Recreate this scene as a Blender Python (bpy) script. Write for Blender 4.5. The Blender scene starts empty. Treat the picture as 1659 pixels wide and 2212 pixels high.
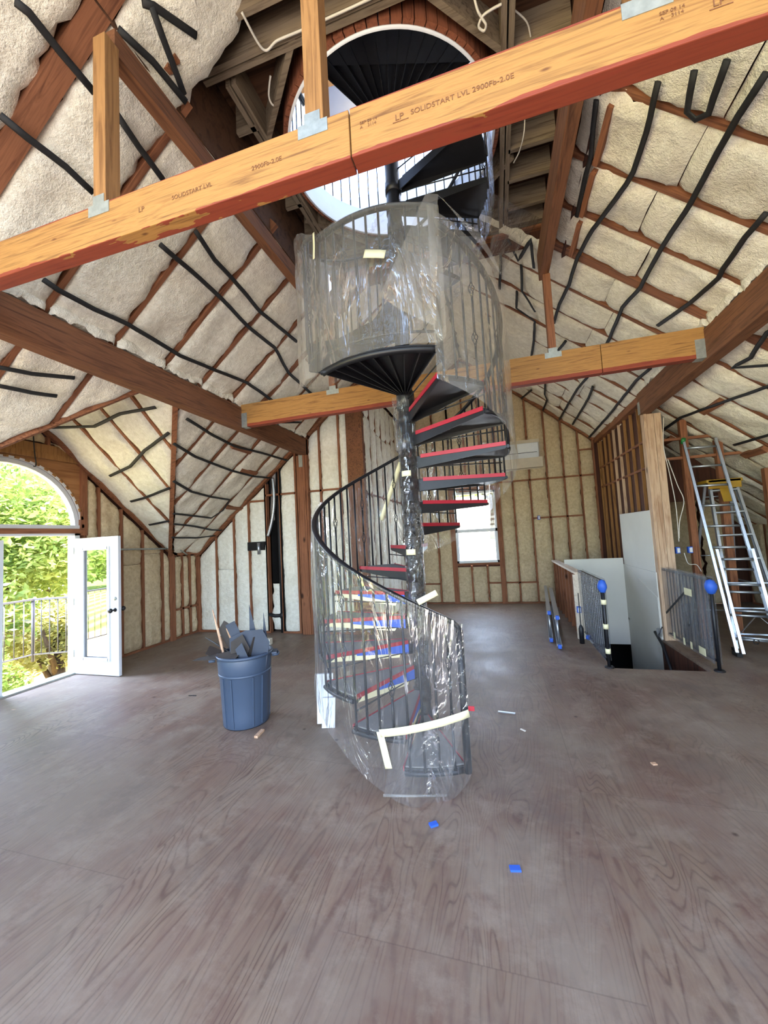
import bpy, bmesh, math, random
from mathutils import Vector, Matrix, noise
random.seed(7)
PI = math.pi
sc = bpy.context.scene
COL = sc.collection

# ------------------------------------------------------------------ camera, sky, sun, exposure
cam_d = bpy.data.cameras.new('camera'); cam = bpy.data.objects.new('camera', cam_d); COL.objects.link(cam)
cam_d.sensor_fit = 'HORIZONTAL'; cam_d.sensor_width = 36.0; cam_d.lens = 840.0 / 1659.0 * 36.0
cam_d.clip_start = 0.02; cam_d.clip_end = 2000
RC = [[0.959049, 0.069726, 0.274524], [0.278098, -0.047968, -0.959354], [-0.053723, 0.996412, -0.065394]]
cam.matrix_world = Matrix([RC[0] + [0.0], RC[1] + [0.0], RC[2] + [1.75], [0, 0, 0, 1]])
sc.camera = cam
sc.view_settings.view_transform = 'Standard'; sc.view_settings.look = 'None'
sc.view_settings.gamma = 1.0; sc.view_settings.use_curve_mapping = False
sc.view_settings.exposure = EXPOSURE = 0.35
SKY_STRENGTH = 1.25
SUN_STRENGTH = 26.0
world = bpy.data.worlds.new('sky'); sc.world = world; world.use_nodes = True
nt = world.node_tree; nt.nodes.clear()
wo = nt.nodes.new('ShaderNodeOutputWorld'); bg = nt.nodes.new('ShaderNodeBackground'); sk = nt.nodes.new('ShaderNodeTexSky')
sk.sky_type = 'NISHITA'; sk.sun_disc = False; sk.sun_elevation = math.radians(70); sk.sun_rotation = math.radians(60)
sk.air_density = 1.0; sk.dust_density = 1.6; sk.ozone_density = 1.5
bg.inputs['Strength'].default_value = SKY_STRENGTH
nt.links.new(sk.outputs[0], bg.inputs['Color']); nt.links.new(bg.outputs[0], wo.inputs['Surface'])
sun_d = bpy.data.lights.new('sun', 'SUN'); sun_d.energy = SUN_STRENGTH; sun_d.angle = math.radians(0.6); sun_d.color = (1.0, 0.95, 0.86)
sun = bpy.data.objects.new('sun', sun_d); COL.objects.link(sun)
sun.rotation_euler = Vector((-0.30, -0.12, -1.0)).to_track_quat('-Z', 'Y').to_euler()
sc.cycles.max_bounces = 12; sc.cycles.diffuse_bounces = 5; sc.cycles.glossy_bounces = 3
sc.cycles.transmission_bounces = 12; sc.cycles.transparent_max_bounces = 24
sc.cycles.use_denoising = True
sc.cycles.sample_clamp_indirect = 6.0
def area(name, loc, to, sx, sy, power, color):
    d = bpy.data.lights.new(name, 'AREA'); d.shape = 'RECTANGLE'; d.size = sx; d.size_y = sy; d.energy = power; d.color = color
    o = bpy.data.objects.new(name, d); COL.objects.link(o); o.location = loc
    o.rotation_euler = (Vector(to) - Vector(loc)).to_track_quat('-Z', 'Y').to_euler()
    return o
# added fill lamp on the camera side; daylight lamps for door and back window
area('fill_camera_side', (-0.6, -2.6, 1.5), (-0.6, 3.0, 3.6), 5.0, 2.6, 240, (1.0, 0.97, 0.93))
area('daylight_balcony_door', (-9.2, 3.5, 3.1), (-4.0, 3.6, 0.2), 2.4, 1.6, 760, (0.60, 0.72, 1.0))
area('daylight_back_window', (-0.5, 10.05, 1.9), (-0.5, 5.0, 0.2), 0.9, 1.6, 60, (0.62, 0.74, 1.0))

# ------------------------------------------------------------------ materials
def srgb(r, g, b):
    f = lambda c: c / 12.92 if c <= 0.04045 else ((c + 0.055) / 1.055) ** 2.4
    return (f(r / 255), f(g / 255), f(b / 255), 1.0)
def new_mat(name):
    m = bpy.data.materials.new(name); m.use_nodes = True
    t = m.node_tree; p = t.nodes['Principled BSDF']
    return m, t, p
def mapped(t, scale, loc=(0, 0, 0), rot=(0, 0, 0), coord='Object'):
    tc = t.nodes.new('ShaderNodeTexCoord'); mp = t.nodes.new('ShaderNodeMapping')
    mp.inputs['Scale'].default_value = scale; mp.inputs['Location'].default_value = loc; mp.inputs['Rotation'].default_value = rot
    t.links.new(tc.outputs[coord], mp.inputs['Vector']); return mp
def noise_n(t, vec, scale, detail=4, rough=0.55, dist=0.0):
    n = t.nodes.new('ShaderNodeTexNoise'); n.inputs['Scale'].default_value = scale; n.inputs['Detail'].default_value = detail
    n.inputs['Roughness'].default_value = rough; n.inputs['Distortion'].default_value = dist
    t.links.new(vec.outputs[0], n.inputs['Vector']); return n
def ramp(t, src, stops):
    r = t.nodes.new('ShaderNodeValToRGB'); e = r.color_ramp.elements
    e[0].position, e[0].color = stops[0]; e[1].position, e[1].color = stops[-1]
    for s in stops[1:-1]:
        x = e.new(s[0]); x.color = s[1]
    t.links.new(src, r.inputs['Fac']); return r
def mixc(t, fac, a, b, mode='MIX'):
    m = t.nodes.new('ShaderNodeMix'); m.data_type = 'RGBA'; m.blend_type = mode
    for s, v in ((m.inputs[0], fac), (m.inputs[6], a), (m.inputs[7], b)):
        if hasattr(v, 'links') or hasattr(v, 'is_linked'): t.links.new(v, s)
        else: s.default_value = v
    return m.outputs[2]
def math_n(t, op, a, b=None):
    m = t.nodes.new('ShaderNodeMath'); m.operation = op
    for s, v in ((m.inputs[0], a), (m.inputs[1], b)):
        if v is None: continue
        if hasattr(v, 'is_linked'): t.links.new(v, s)
        else: s.default_value = v
    return m.outputs[0]
def bump(t, p, h, strength=0.3, dist=0.01):
    b = t.nodes.new('ShaderNodeBump'); b.inputs['Strength'].default_value = strength; b.inputs['Distance'].default_value = dist
    t.links.new(h, b.inputs['Height']); t.links.new(b.outputs[0], p.inputs['Normal']); return b
def plain(name, col, rough=0.5, metal=0.0, var=0.08, scale=8.0, spec=0.5):
    m, t, p = new_mat(name)
    mp = mapped(t, (1, 1, 1)); n = noise_n(t, mp, scale)
    d = tuple(c * (1 - var) for c in col[:3]) + (1,); l = tuple(min(1, c * (1 + var)) for c in col[:3]) + (1,)
    r = ramp(t, n.outputs[0], [(0.3, d), (0.7, l)])
    t.links.new(r.outputs[0], p.inputs['Base Color'])
    p.inputs['Roughness'].default_value = rough; p.inputs['Metallic'].default_value = metal
    p.inputs['Specular IOR Level'].default_value = spec
    bump(t, p, n.outputs[0], 0.15, 0.004)
    return m
def wood(name, dark, light, axis='Z', rough=0.75, knots=False, grain=1.0, slope=0):
    m, t, p = new_mat(name)
    s = {'X': (0.06, 1, 1), 'Y': (1, 0.06, 1), 'Z': (1, 1, 0.06)}[axis]
    mp = mapped(t, s)
    if slope:   # turn the coordinates so that the grain follows the roof slope
        pre = mapped(t, (1, 1, 1), rot=(0, math.radians(slope), 0)); t.links.new(pre.outputs[0], mp.inputs['Vector'])
    n1 = noise_n(t, mp, 26 * grain, 5, 0.6, 1.2)
    mp2 = mapped(t, (1, 1, 1)); n2 = noise_n(t, mp2, 1.7, 3)
    r = ramp(t, n1.outputs[0], [(0.32, dark), (0.55, light), (0.75, tuple(0.5 * (a + b) for a, b in zip(dark, light)))])
    c = mixc(t, math_n(t, 'MULTIPLY', n2.outputs[0], 0.55), r.outputs[0], dark)
    if knots:
        v = t.nodes.new('ShaderNodeTexVoronoi'); v.inputs['Scale'].default_value = 3.2
        k = {'X': (0.5, 1, 1), 'Y': (1, 0.5, 1), 'Z': (1, 1, 0.5)}[axis]
        t.links.new(mapped(t, k).outputs[0], v.inputs['Vector'])
        kr = ramp(t, v.outputs['Distance'], [(0.05, (1, 1, 1, 1)), (0.12, (0, 0, 0, 1))])
        c = mixc(t, kr.outputs[0], c, tuple(x * 0.3 for x in dark[:3]) + (1,))
    t.links.new(c, p.inputs['Base Color']); p.inputs['Roughness'].default_value = rough
    p.inputs['Specular IOR Level'].default_value = 0.25
    bump(t, p, n1.outputs[0], 0.25, 0.004)
    return m
RB_D, RB_L = srgb(96, 58, 40), srgb(154, 102, 72)
M = {}
M['wood_x'] = wood('framing_wood_x', RB_D, RB_L, 'X'); M['wood_y'] = wood('framing_wood_y', RB_D, RB_L, 'Y'); M['wood_z'] = wood('framing_wood_z', RB_D, RB_L, 'Z', knots=True)
M['wood_l'] = wood('left_rafter_wood', RB_D, RB_L, 'X', slope=40); M['wood_r'] = wood('right_rafter_wood', RB_D, RB_L, 'X', slope=-40)
M['girder'] = wood('girder_wood', srgb(84, 54, 38), srgb(132, 88, 60), 'Y')
M['pale_z'] = wood('pale_knotty_post', srgb(154, 120, 94), srgb(208, 180, 152), 'Z', knots=True)
M['pale_y'] = wood('pale_cap_wood', srgb(196, 180, 160), srgb(225, 212, 195), 'Y')
M['post_orange'] = wood('post_orange', srgb(116, 80, 46), srgb(162, 118, 72), 'Z')
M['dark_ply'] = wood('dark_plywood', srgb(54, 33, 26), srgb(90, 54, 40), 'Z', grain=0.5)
M['dark_joist_x'] = wood('loft_joist_x', srgb(88, 74, 60), srgb(142, 126, 106), 'X'); M['dark_joist_y'] = wood('loft_joist_y', srgb(88, 74, 60), srgb(142, 126, 106), 'Y')
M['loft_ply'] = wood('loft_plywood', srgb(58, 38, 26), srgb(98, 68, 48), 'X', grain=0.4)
M['drum'] = wood('drum_blocks', srgb(96, 54, 38), srgb(150, 92, 66), 'Z')
M['white'] = plain('white_paint', srgb(206, 208, 212), 0.45, var=0.03)
M['tower_white'] = plain('tower_white', srgb(226, 230, 238), 0.6, var=0.02)
M['drywall'] = plain('drywall', srgb(206, 204, 196), 0.9, var=0.04, scale=2.0)
M['steel'] = plain('galvanised_steel', srgb(168, 172, 166), 0.45, 0.7, 0.15, 30)
M['alu'] = plain('aluminium', srgb(176, 180, 186), 0.36, 0.85, 0.06, 20)
M['black_iron'] = plain('black_iron', srgb(30, 30, 34), 0.42, 0.3, 0.15, 20)
M['black'] = plain('black_rubber', srgb(20, 20, 22), 0.6, 0.0, 0.2, 20)
M['strap'] = plain('black_strap', srgb(26, 25, 26), 0.7, 0.0, 0.25, 30)
M['red'] = plain('red_tape', srgb(152, 22, 40), 0.5, var=0.1)
M['blue'] = plain('blue_tape', srgb(40, 88, 186), 0.55, var=0.08)
M['tape'] = plain('masking_tape', srgb(226, 218, 178), 0.7, var=0.05)
M['grey_board'] = plain('grey_board', srgb(112, 110, 108), 0.8, var=0.08)
M['slate'] = plain('slate_scrap', srgb(54, 61, 74), 0.7, var=0.15)
M['dark_scrap'] = plain('dark_scrap', srgb(52, 45, 41), 0.7, var=0.25)
M['stick'] = wood('stick_wood', srgb(170, 130, 100), srgb(214, 180, 150), 'Z')
M['bin'] = plain('bin_plastic', srgb(62, 75, 94), 0.42, var=0.06, scale=3.0)
M['yellow'] = plain('yellow_plastic', srgb(156, 120, 28), 0.5, var=0.08)
M['cable'] = plain('white_cable', srgb(205, 198, 186), 0.5, var=0.05)
M['card'] = plain('cardboard', srgb(190, 178, 160), 0.8, var=0.06)
M['deck'] = plain('deck_boards', srgb(200, 198, 196), 0.7, var=0.06)
M['rail_metal'] = plain('rail_metal', srgb(120, 118, 122), 0.5, 0.3, 0.1)
M['deep'] = plain('cavity_shade', srgb(24, 20, 18), 0.9, var=0.3)  # near-black colour paints the shade inside cavities, slots and the lower room

def insulation(name, lo, hi, stain):
    m, t, p = new_mat(name)
    mp = mapped(t, (1, 1, 1))
    n1 = noise_n(t, mp, 2.2, 5, 0.6); n2 = noise_n(t, mp, 16, 6, 0.7); n3 = noise_n(t, mp, 70, 3, 0.6)
    a = ramp(t, n2.outputs[0], [(0.25, lo), (0.62, hi)])
    k = ramp(t, n1.outputs[0], [(0.52, (0, 0, 0, 1)), (0.8, (0.55, 0.55, 0.55, 1))])
    c = mixc(t, k.outputs[0], a.outputs[0], stain)
    t.links.new(c, p.inputs['Base Color']); p.inputs['Roughness'].default_value = 1.0; p.inputs['Specular IOR Level'].default_value = 0.05
    h = math_n(t, 'ADD', n2.outputs[0], math_n(t, 'MULTIPLY', n3.outputs[0], 0.35))
    bump(t, p, h, 0.85, 0.03)
    return m
M['batt_roof'] = insulation('insulation_roof', srgb(212, 202, 184), srgb(243, 236, 220), srgb(202, 189, 164))
M['batt_wall'] = insulation('insulation_wall', srgb(176, 153, 122), srgb(212, 193, 160), srgb(150, 126, 98))
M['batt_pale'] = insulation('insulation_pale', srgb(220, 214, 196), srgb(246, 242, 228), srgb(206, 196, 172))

def floor_mat():
    m, t, p = new_mat('plywood_floor')
    tc = t.nodes.new('ShaderNodeTexCoord'); sx = t.nodes.new('ShaderNodeSeparateXYZ'); t.links.new(tc.outputs['Object'], sx.inputs[0])
    X, Y = sx.outputs[0], sx.outputs[1]
    px = math_n(t, 'DIVIDE', math_n(t, 'ADD', X, 20.33), 1.22); fx = math_n(t, 'FLOOR', px)
    py = math_n(t, 'ADD', math_n(t, 'DIVIDE', math_n(t, 'ADD', Y, 20.25), 2.44), math_n(t, 'MULTIPLY', fx, 0.5)); fy = math_n(t, 'FLOOR', py)
    pid = math_n(t, 'ADD', math_n(t, 'MULTIPLY', fx, 3.7), math_n(t, 'MULTIPLY', fy, 7.3))
    cb = t.nodes.new('ShaderNodeCombineXYZ')
    t.links.new(X, cb.inputs[0]); t.links.new(math_n(t, 'MULTIPLY', Y, 0.20), cb.inputs[1]); t.links.new(pid, cb.inputs[2])
    n = noise_n(t, cb, 2.0, 2.5, 0.45, 0.8)
    wob = noise_n(t, cb, 9, 3, 0.5)
    h = math_n(t, 'ADD', math_n(t, 'MULTIPLY', n.outputs[0], 230.0), math_n(t, 'MULTIPLY', wob.outputs[0], 9.0))
    s = math_n(t, 'SINE', h)
    band = ramp(t, s, [(0.0, (0, 0, 0, 1)), (0.72, (0.28, 0.28, 0.28, 1)), (1.0, (1, 1, 1, 1))])
    base = noise_n(t, cb, 1.1, 4, 0.6)
    c0 = ramp(t, base.outputs[0], [(0.3, srgb(103, 83, 69)), (0.5, srgb(121, 101, 84)), (0.7, srgb(136, 117, 98))])
    amt = noise_n(t, cb, 2.3, 3)
    fac = math_n(t, 'MULTIPLY', band.outputs[0], ramp(t, amt.outputs[0], [(0.32, (0.2, 0.2, 0.2, 1)), (0.6, (0.78, 0.78, 0.78, 1))]).outputs[0])
    c1 = mixc(t, fac, c0.outputs[0], srgb(74, 53, 45))
    # fine straight streaks and blotches along the grain
    cs = t.nodes.new('ShaderNodeCombineXYZ'); t.links.new(math_n(t, 'MULTIPLY', X, 9.0), cs.inputs[0]); t.links.new(math_n(t, 'MULTIPLY', Y, 0.9), cs.inputs[1]); t.links.new(pid, cs.inputs[2])
    st = noise_n(t, cs, 3.0, 6, 0.65, 0.8)
    sr = ramp(t, st.outputs[0], [(0.42, (0, 0, 0, 1)), (0.68, (0.62, 0.62, 0.62, 1))])
    c1 = mixc(t, sr.outputs[0], c1, srgb(96, 70, 62))
    cw = t.nodes.new('ShaderNodeCombineXYZ'); t.links.new(X, cw.inputs[0]); t.links.new(math_n(t, 'MULTIPLY', Y, 0.5), cw.inputs[1])
    bl = noise_n(t, cw, 2.4, 5, 0.62, 0.4)
    br_ = ramp(t, bl.outputs[0], [(0.35, (0.5, 0.5, 0.5, 1)), (0.6, (0, 0, 0, 1))])
    c1 = mixc(t, br_.outputs[0], c1, srgb(112, 84, 74))
    # dust, dark marks
    mpd = mapped(t, (1, 1, 1)); d1 = noise_n(t, mpd, 0.8, 6, 0.65)
    dk = ramp(t, d1.outputs[0], [(0.44, (0, 0, 0, 1)), (0.60, (0.62, 0.62, 0.62, 1))])
    c2 = mixc(t, dk.outputs[0], c1, srgb(135, 123, 108))
    d2 = noise_n(t, mpd, 3.5, 8, 0.75)
    c2 = mixc(t, ramp(t, d2.outputs[0], [(0.50, (0, 0, 0, 1)), (0.66, (0.5, 0.5, 0.5, 1))]).outputs[0], c2, srgb(146, 132, 116))
    d3 = noise_n(t, mapped(t, (1, 1, 1), (7, 3, 0)), 1.3, 7, 0.7)
    c2 = mixc(t, ramp(t, d3.outputs[0], [(0.54, (0, 0, 0, 1)), (0.70, (0.6, 0.6, 0.6, 1))]).outputs[0], c2, srgb(98, 84, 76))
    v = t.nodes.new('ShaderNodeTexVoronoi'); v.inputs['Scale'].default_value = 2.3; t.links.new(mpd.outputs[0], v.inputs['Vector'])
    kn = ramp(t, v.outputs['Distance'], [(0.02, (0.85, 0.85, 0.85, 1)), (0.05, (0, 0, 0, 1))])
    c3 = mixc(t, kn.outputs[0], c2, srgb(58, 40, 34))
    ex = math_n(t, 'ABSOLUTE', math_n(t, 'SUBTRACT', math_n(t, 'FRACT', px), 0.5)); ey = math_n(t, 'ABSOLUTE', math_n(t, 'SUBTRACT', math_n(t, 'FRACT', py), 0.5))
    seam = math_n(t, 'MAXIMUM', math_n(t, 'GREATER_THAN', ex, 0.4975), math_n(t, 'GREATER_THAN', ey, 0.4988))
    c4 = mixc(t, math_n(t, 'MULTIPLY', seam, 0.28), c3, srgb(66, 50, 44))
    t.links.new(c4, p.inputs['Base Color'])
    rr = ramp(t, d1.outputs[0], [(0.3, (0.42, 0.42, 0.42, 1)), (0.7, (0.66, 0.66, 0.66, 1))])
    t.links.new(rr.outputs[0], p.inputs['Roughness']); p.inputs['Specular IOR Level'].default_value = 0.5
    hb = math_n(t, 'SUBTRACT', math_n(t, 'MULTIPLY', band.outputs[0], -0.4), math_n(t, 'MULTIPLY', seam, 1.5))
    bump(t, p, hb, 0.25, 0.003)
    return m
M['floor'] = floor_mat()

def beam_mat(name, z_lo, z_hi, red_face):
    """orange laminated beam whose lower and upper edges carry red paint"""
    m, t, p = new_mat(name)
    mp = mapped(t, (0.05, 1, 1)); n1 = noise_n(t, mp, 30, 5, 0.6, 1.5)
    mp2 = mapped(t, (0.25, 1, 1)); n2 = noise_n(t, mp2, 3.0, 5, 0.7)
    r = ramp(t, n1.outputs[0], [(0.3, srgb(108, 72, 38)), (0.52, srgb(164, 120, 66)), (0.72, srgb(132, 90, 48))])
    sp = mapped(t, (0.35, 1, 1)); v = t.nodes.new('ShaderNodeTexVoronoi'); v.inputs['Scale'].default_value = 9; t.links.new(sp.outputs[0], v.inputs['Vector'])
    kn = ramp(t, v.outputs['Distance'], [(0.03, (0.8, 0.8, 0.8, 1)), (0.09, (0, 0, 0, 1))])
    c0 = mixc(t, kn.outputs[0], r.outputs[0], srgb(84, 46, 26))
    tc = t.nodes.new('ShaderNodeTexCoord'); sx = t.nodes.new('ShaderNodeSeparateXYZ'); t.links.new(tc.outputs['Object'], sx.inputs[0])
    z = sx.outputs[2]; wig = math_n(t, 'MULTIPLY', math_n(t, 'SUBTRACT', n2.outputs[0], 0.5), red_face)
    lo = math_n(t, 'LESS_THAN', math_n(t, 'ADD', z, wig), z_lo); hi = math_n(t, 'GREATER_THAN', math_n(t, 'ADD', z, math_n(t, 'MULTIPLY', wig, 0.3)), z_hi)
    red = math_n(t, 'MAXIMUM', lo, hi)
    rc = mixc(t, n1.outputs[0], srgb(96, 32, 26), srgb(146, 54, 42))
    c = mixc(t, math_n(t, 'MULTIPLY', red, 0.88), c0, rc)
    t.links.new(c, p.inputs['Base Color']); p.inputs['Roughness'].default_value = 0.6; p.inputs['Specular IOR Level'].default_value = 0.3
    bump(t, p, n1.outputs[0], 0.2, 0.003)
    return m
M['beam_near'] = beam_mat('laminated_beam_near', 3.475, 3.683, 0.13)
M['beam_far'] = beam_mat('laminated_beam_far', 3.50, 3.80, 0.06)

def plastic(name, haze, tint, gloss_r=0.12, bscale=7.0, bstr=0.9, edge=0.35, stretch=(1, 1, 0.45), frost=0.5, crease=0.5):
    m, t, p = new_mat(name); t.nodes.remove(p)
    out = t.nodes['Material Output']
    tr = t.nodes.new('ShaderNodeBsdfTransparent'); tr.inputs[0].default_value = (0.97, 0.97, 0.96, 1)
    df = t.nodes.new('ShaderNodeBsdfDiffuse'); df.inputs[0].default_value = tint
    tl = t.nodes.new('ShaderNodeBsdfTranslucent'); tl.inputs[0].default_value = tint
    gl = t.nodes.new('ShaderNodeBsdfGlossy'); gl.inputs['Roughness'].default_value = gloss_r; gl.inputs[0].default_value = (1, 1, 1, 1)
    mp = mapped(t, stretch, rot=(0.3, 0.2, 0.5)); n1 = noise_n(t, mp, bscale, 4, 0.55, 2.2)
    mpc = mapped(t, (1, 1, 0.5)); n2 = noise_n(t, mpc, 2.5, 3)
    rid = t.nodes.new('ShaderNodeTexVoronoi'); rid.feature = 'DISTANCE_TO_EDGE'; rid.inputs['Scale'].default_value = bscale * 0.7
    wv = t.nodes.new('ShaderNodeVectorMath'); wv.operation = 'ADD'; t.links.new(mp.outputs[0], wv.inputs[0]); t.links.new(n1.outputs[1], wv.inputs[1])
    t.links.new(wv.outputs[0], rid.inputs['Vector'])
    hh = math_n(t, 'ADD', n1.outputs[0], math_n(t, 'MULTIPLY', rid.outputs[0], 0.6))
    b = t.nodes.new('ShaderNodeBump'); b.inputs['Strength'].default_value = bstr; b.inputs['Distance'].default_value = 0.05
    t.links.new(hh, b.inputs['Height'])
    for s in (df, tl, gl): t.links.new(b.outputs[0], s.inputs['Normal'])
    rf = t.nodes.new('ShaderNodeBsdfRefraction'); rf.inputs['IOR'].default_value = 1.0; rf.inputs['Roughness'].default_value = 0.13; rf.inputs[0].default_value = (0.96, 0.96, 0.95, 1)
    body0 = t.nodes.new('ShaderNodeMixShader'); body0.inputs[0].default_value = 0.5
    body = t.nodes.new('ShaderNodeMixShader'); body.inputs[0].default_value = frost
    t.links.new(df.outputs[0], body0.inputs[1]); t.links.new(tl.outputs[0], body0.inputs[2]); t.links.new(body0.outputs[0], body.inputs[1]); t.links.new(rf.outputs[0], body.inputs[2])
    lw = t.nodes.new('ShaderNodeLayerWeight'); lw.inputs[0].default_value = 0.25
    hz = math_n(t, 'ADD', math_n(t, 'MULTIPLY', lw.outputs['Facing'], edge), math_n(t, 'MULTIPLY', ramp(t, n2.outputs[0], [(0.3, (haze * 0.55,) * 3 + (1,)), (0.7, (haze * 1.4,) * 3 + (1,))]).outputs[0], 1.0))
    m1 = t.nodes.new('ShaderNodeMixShader'); t.links.new(hz, m1.inputs[0]); t.links.new(tr.outputs[0], m1.inputs[1]); t.links.new(body.outputs[0], m1.inputs[2])
    fr = t.nodes.new('ShaderNodeLayerWeight'); fr.inputs[0].default_value = 0.5; t.links.new(b.outputs[0], fr.inputs['Normal'])
    ff = math_n(t, 'ADD', math_n(t, 'MULTIPLY', math_n(t, 'POWER', fr.outputs['Facing'], 4.0), 0.8), 0.028)
    cr = t.nodes.new('ShaderNodeMapRange'); cr.inputs['From Min'].default_value = 0.0; cr.inputs['From Max'].default_value = 0.045; cr.inputs['To Min'].default_value = crease; cr.inputs['To Max'].default_value = 0.0
    t.links.new(rid.outputs['Distance'], cr.inputs['Value'])
    cm = noise_n(t, mpc, 3.1, 2)
    ff = math_n(t, 'ADD', ff, math_n(t, 'MULTIPLY', cr.outputs[0], ramp(t, cm.outputs[0], [(0.46, (0, 0, 0, 1)), (0.6, (1, 1, 1, 1))]).outputs[0]))
    m2 = t.nodes.new('ShaderNodeMixShader'); t.links.new(ff, m2.inputs[0]); t.links.new(m1.outputs[0], m2.inputs[1]); t.links.new(gl.outputs[0], m2.inputs[2])
    t.links.new(m2.outputs[0], out.inputs['Surface'])
    return m
M['plastic'] = plastic('clear_plastic', 0.075, (0.85, 0.86, 0.88, 1), 0.10, 3.2, 1.0, 0.16, stretch=(1, 1, 0.3), frost=0.35)
M['plastic_hazy'] = plastic('hazy_plastic', 0.62, (0.88, 0.85, 0.79, 1), 0.11, 2.4, 0.9, 0.18, stretch=(1, 1, 0.35), frost=0.72)
M['plastic_fine'] = plastic('rail_plastic', 0.34, (0.42, 0.48, 0.60, 1), 0.12, 9.0, 0.9, 0.2, (1, 1, 0.25), frost=0.4)
M['plastic_tight'] = plastic('tight_plastic', 0.01, (0.7, 0.72, 0.75, 1), 0.07, 11.0, 1.0, 0.03, (1, 1, 0.6), crease=0.7)

def glass_mat(name, k):
    m, t, p = new_mat(name); t.nodes.remove(p); out = t.nodes['Material Output']
    tr = t.nodes.new('ShaderNodeBsdfTransparent'); tr.inputs[0].default_value = (0.95, 0.97, 0.96, 1)
    gl = t.nodes.new('ShaderNodeBsdfGlossy'); gl.inputs['Roughness'].default_value = 0.0
    fr = t.nodes.new('ShaderNodeLayerWeight'); fr.inputs[0].default_value = 0.5
    fz = math_n(t, 'MINIMUM', math_n(t, 'MULTIPLY', math_n(t, 'ADD', math_n(t, 'POWER', fr.outputs['Facing'], 5.0), 0.045), k), 0.9)
    mx = t.nodes.new('ShaderNodeMixShader'); t.links.new(fz, mx.inputs[0])
    t.links.new(tr.outputs[0], mx.inputs[1]); t.links.new(gl.outputs[0], mx.inputs[2]); t.links.new(mx.outputs[0], out.inputs['Surface'])
    return m
M['glass'] = glass_mat('window_glass', 1.2); M['door_glass'] = glass_mat('double_glazed_pane', 8.5)

def leaf_mat(name, a, b):
    m, t, p = new_mat(name)
    mp = mapped(t, (1, 1, 1)); n = noise_n(t, mp, 1.4, 4)
    r = ramp(t, n.outputs[0], [(0.35, a), (0.65, b)]); t.links.new(r.outputs[0], p.inputs['Base Color'])
    p.inputs['Roughness'].default_value = 0.6
    out = t.nodes['Material Output']; tl = t.nodes.new('ShaderNodeBsdfTranslucent'); t.links.new(r.outputs[0], tl.inputs[0])
    mx = t.nodes.new('ShaderNodeMixShader'); mx.inputs[0].default_value = 0.4
    t.links.new(p.outputs[0], mx.inputs[1]); t.links.new(tl.outputs[0], mx.inputs[2]); t.links.new(mx.outputs[0], out.inputs['Surface'])
    return m
M['leaf'] = leaf_mat('leaf_green', srgb(120, 148, 72), srgb(192, 204, 120)); M['leaf2'] = leaf_mat('leaf_olive', srgb(136, 146, 84), srgb(206, 198, 132))
M['leaf_red'] = leaf_mat('leaf_rust', srgb(136, 92, 60), srgb(180, 140, 96))
M['bark'] = wood('bark', srgb(70, 55, 44), srgb(110, 92, 76), 'Z')
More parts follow.
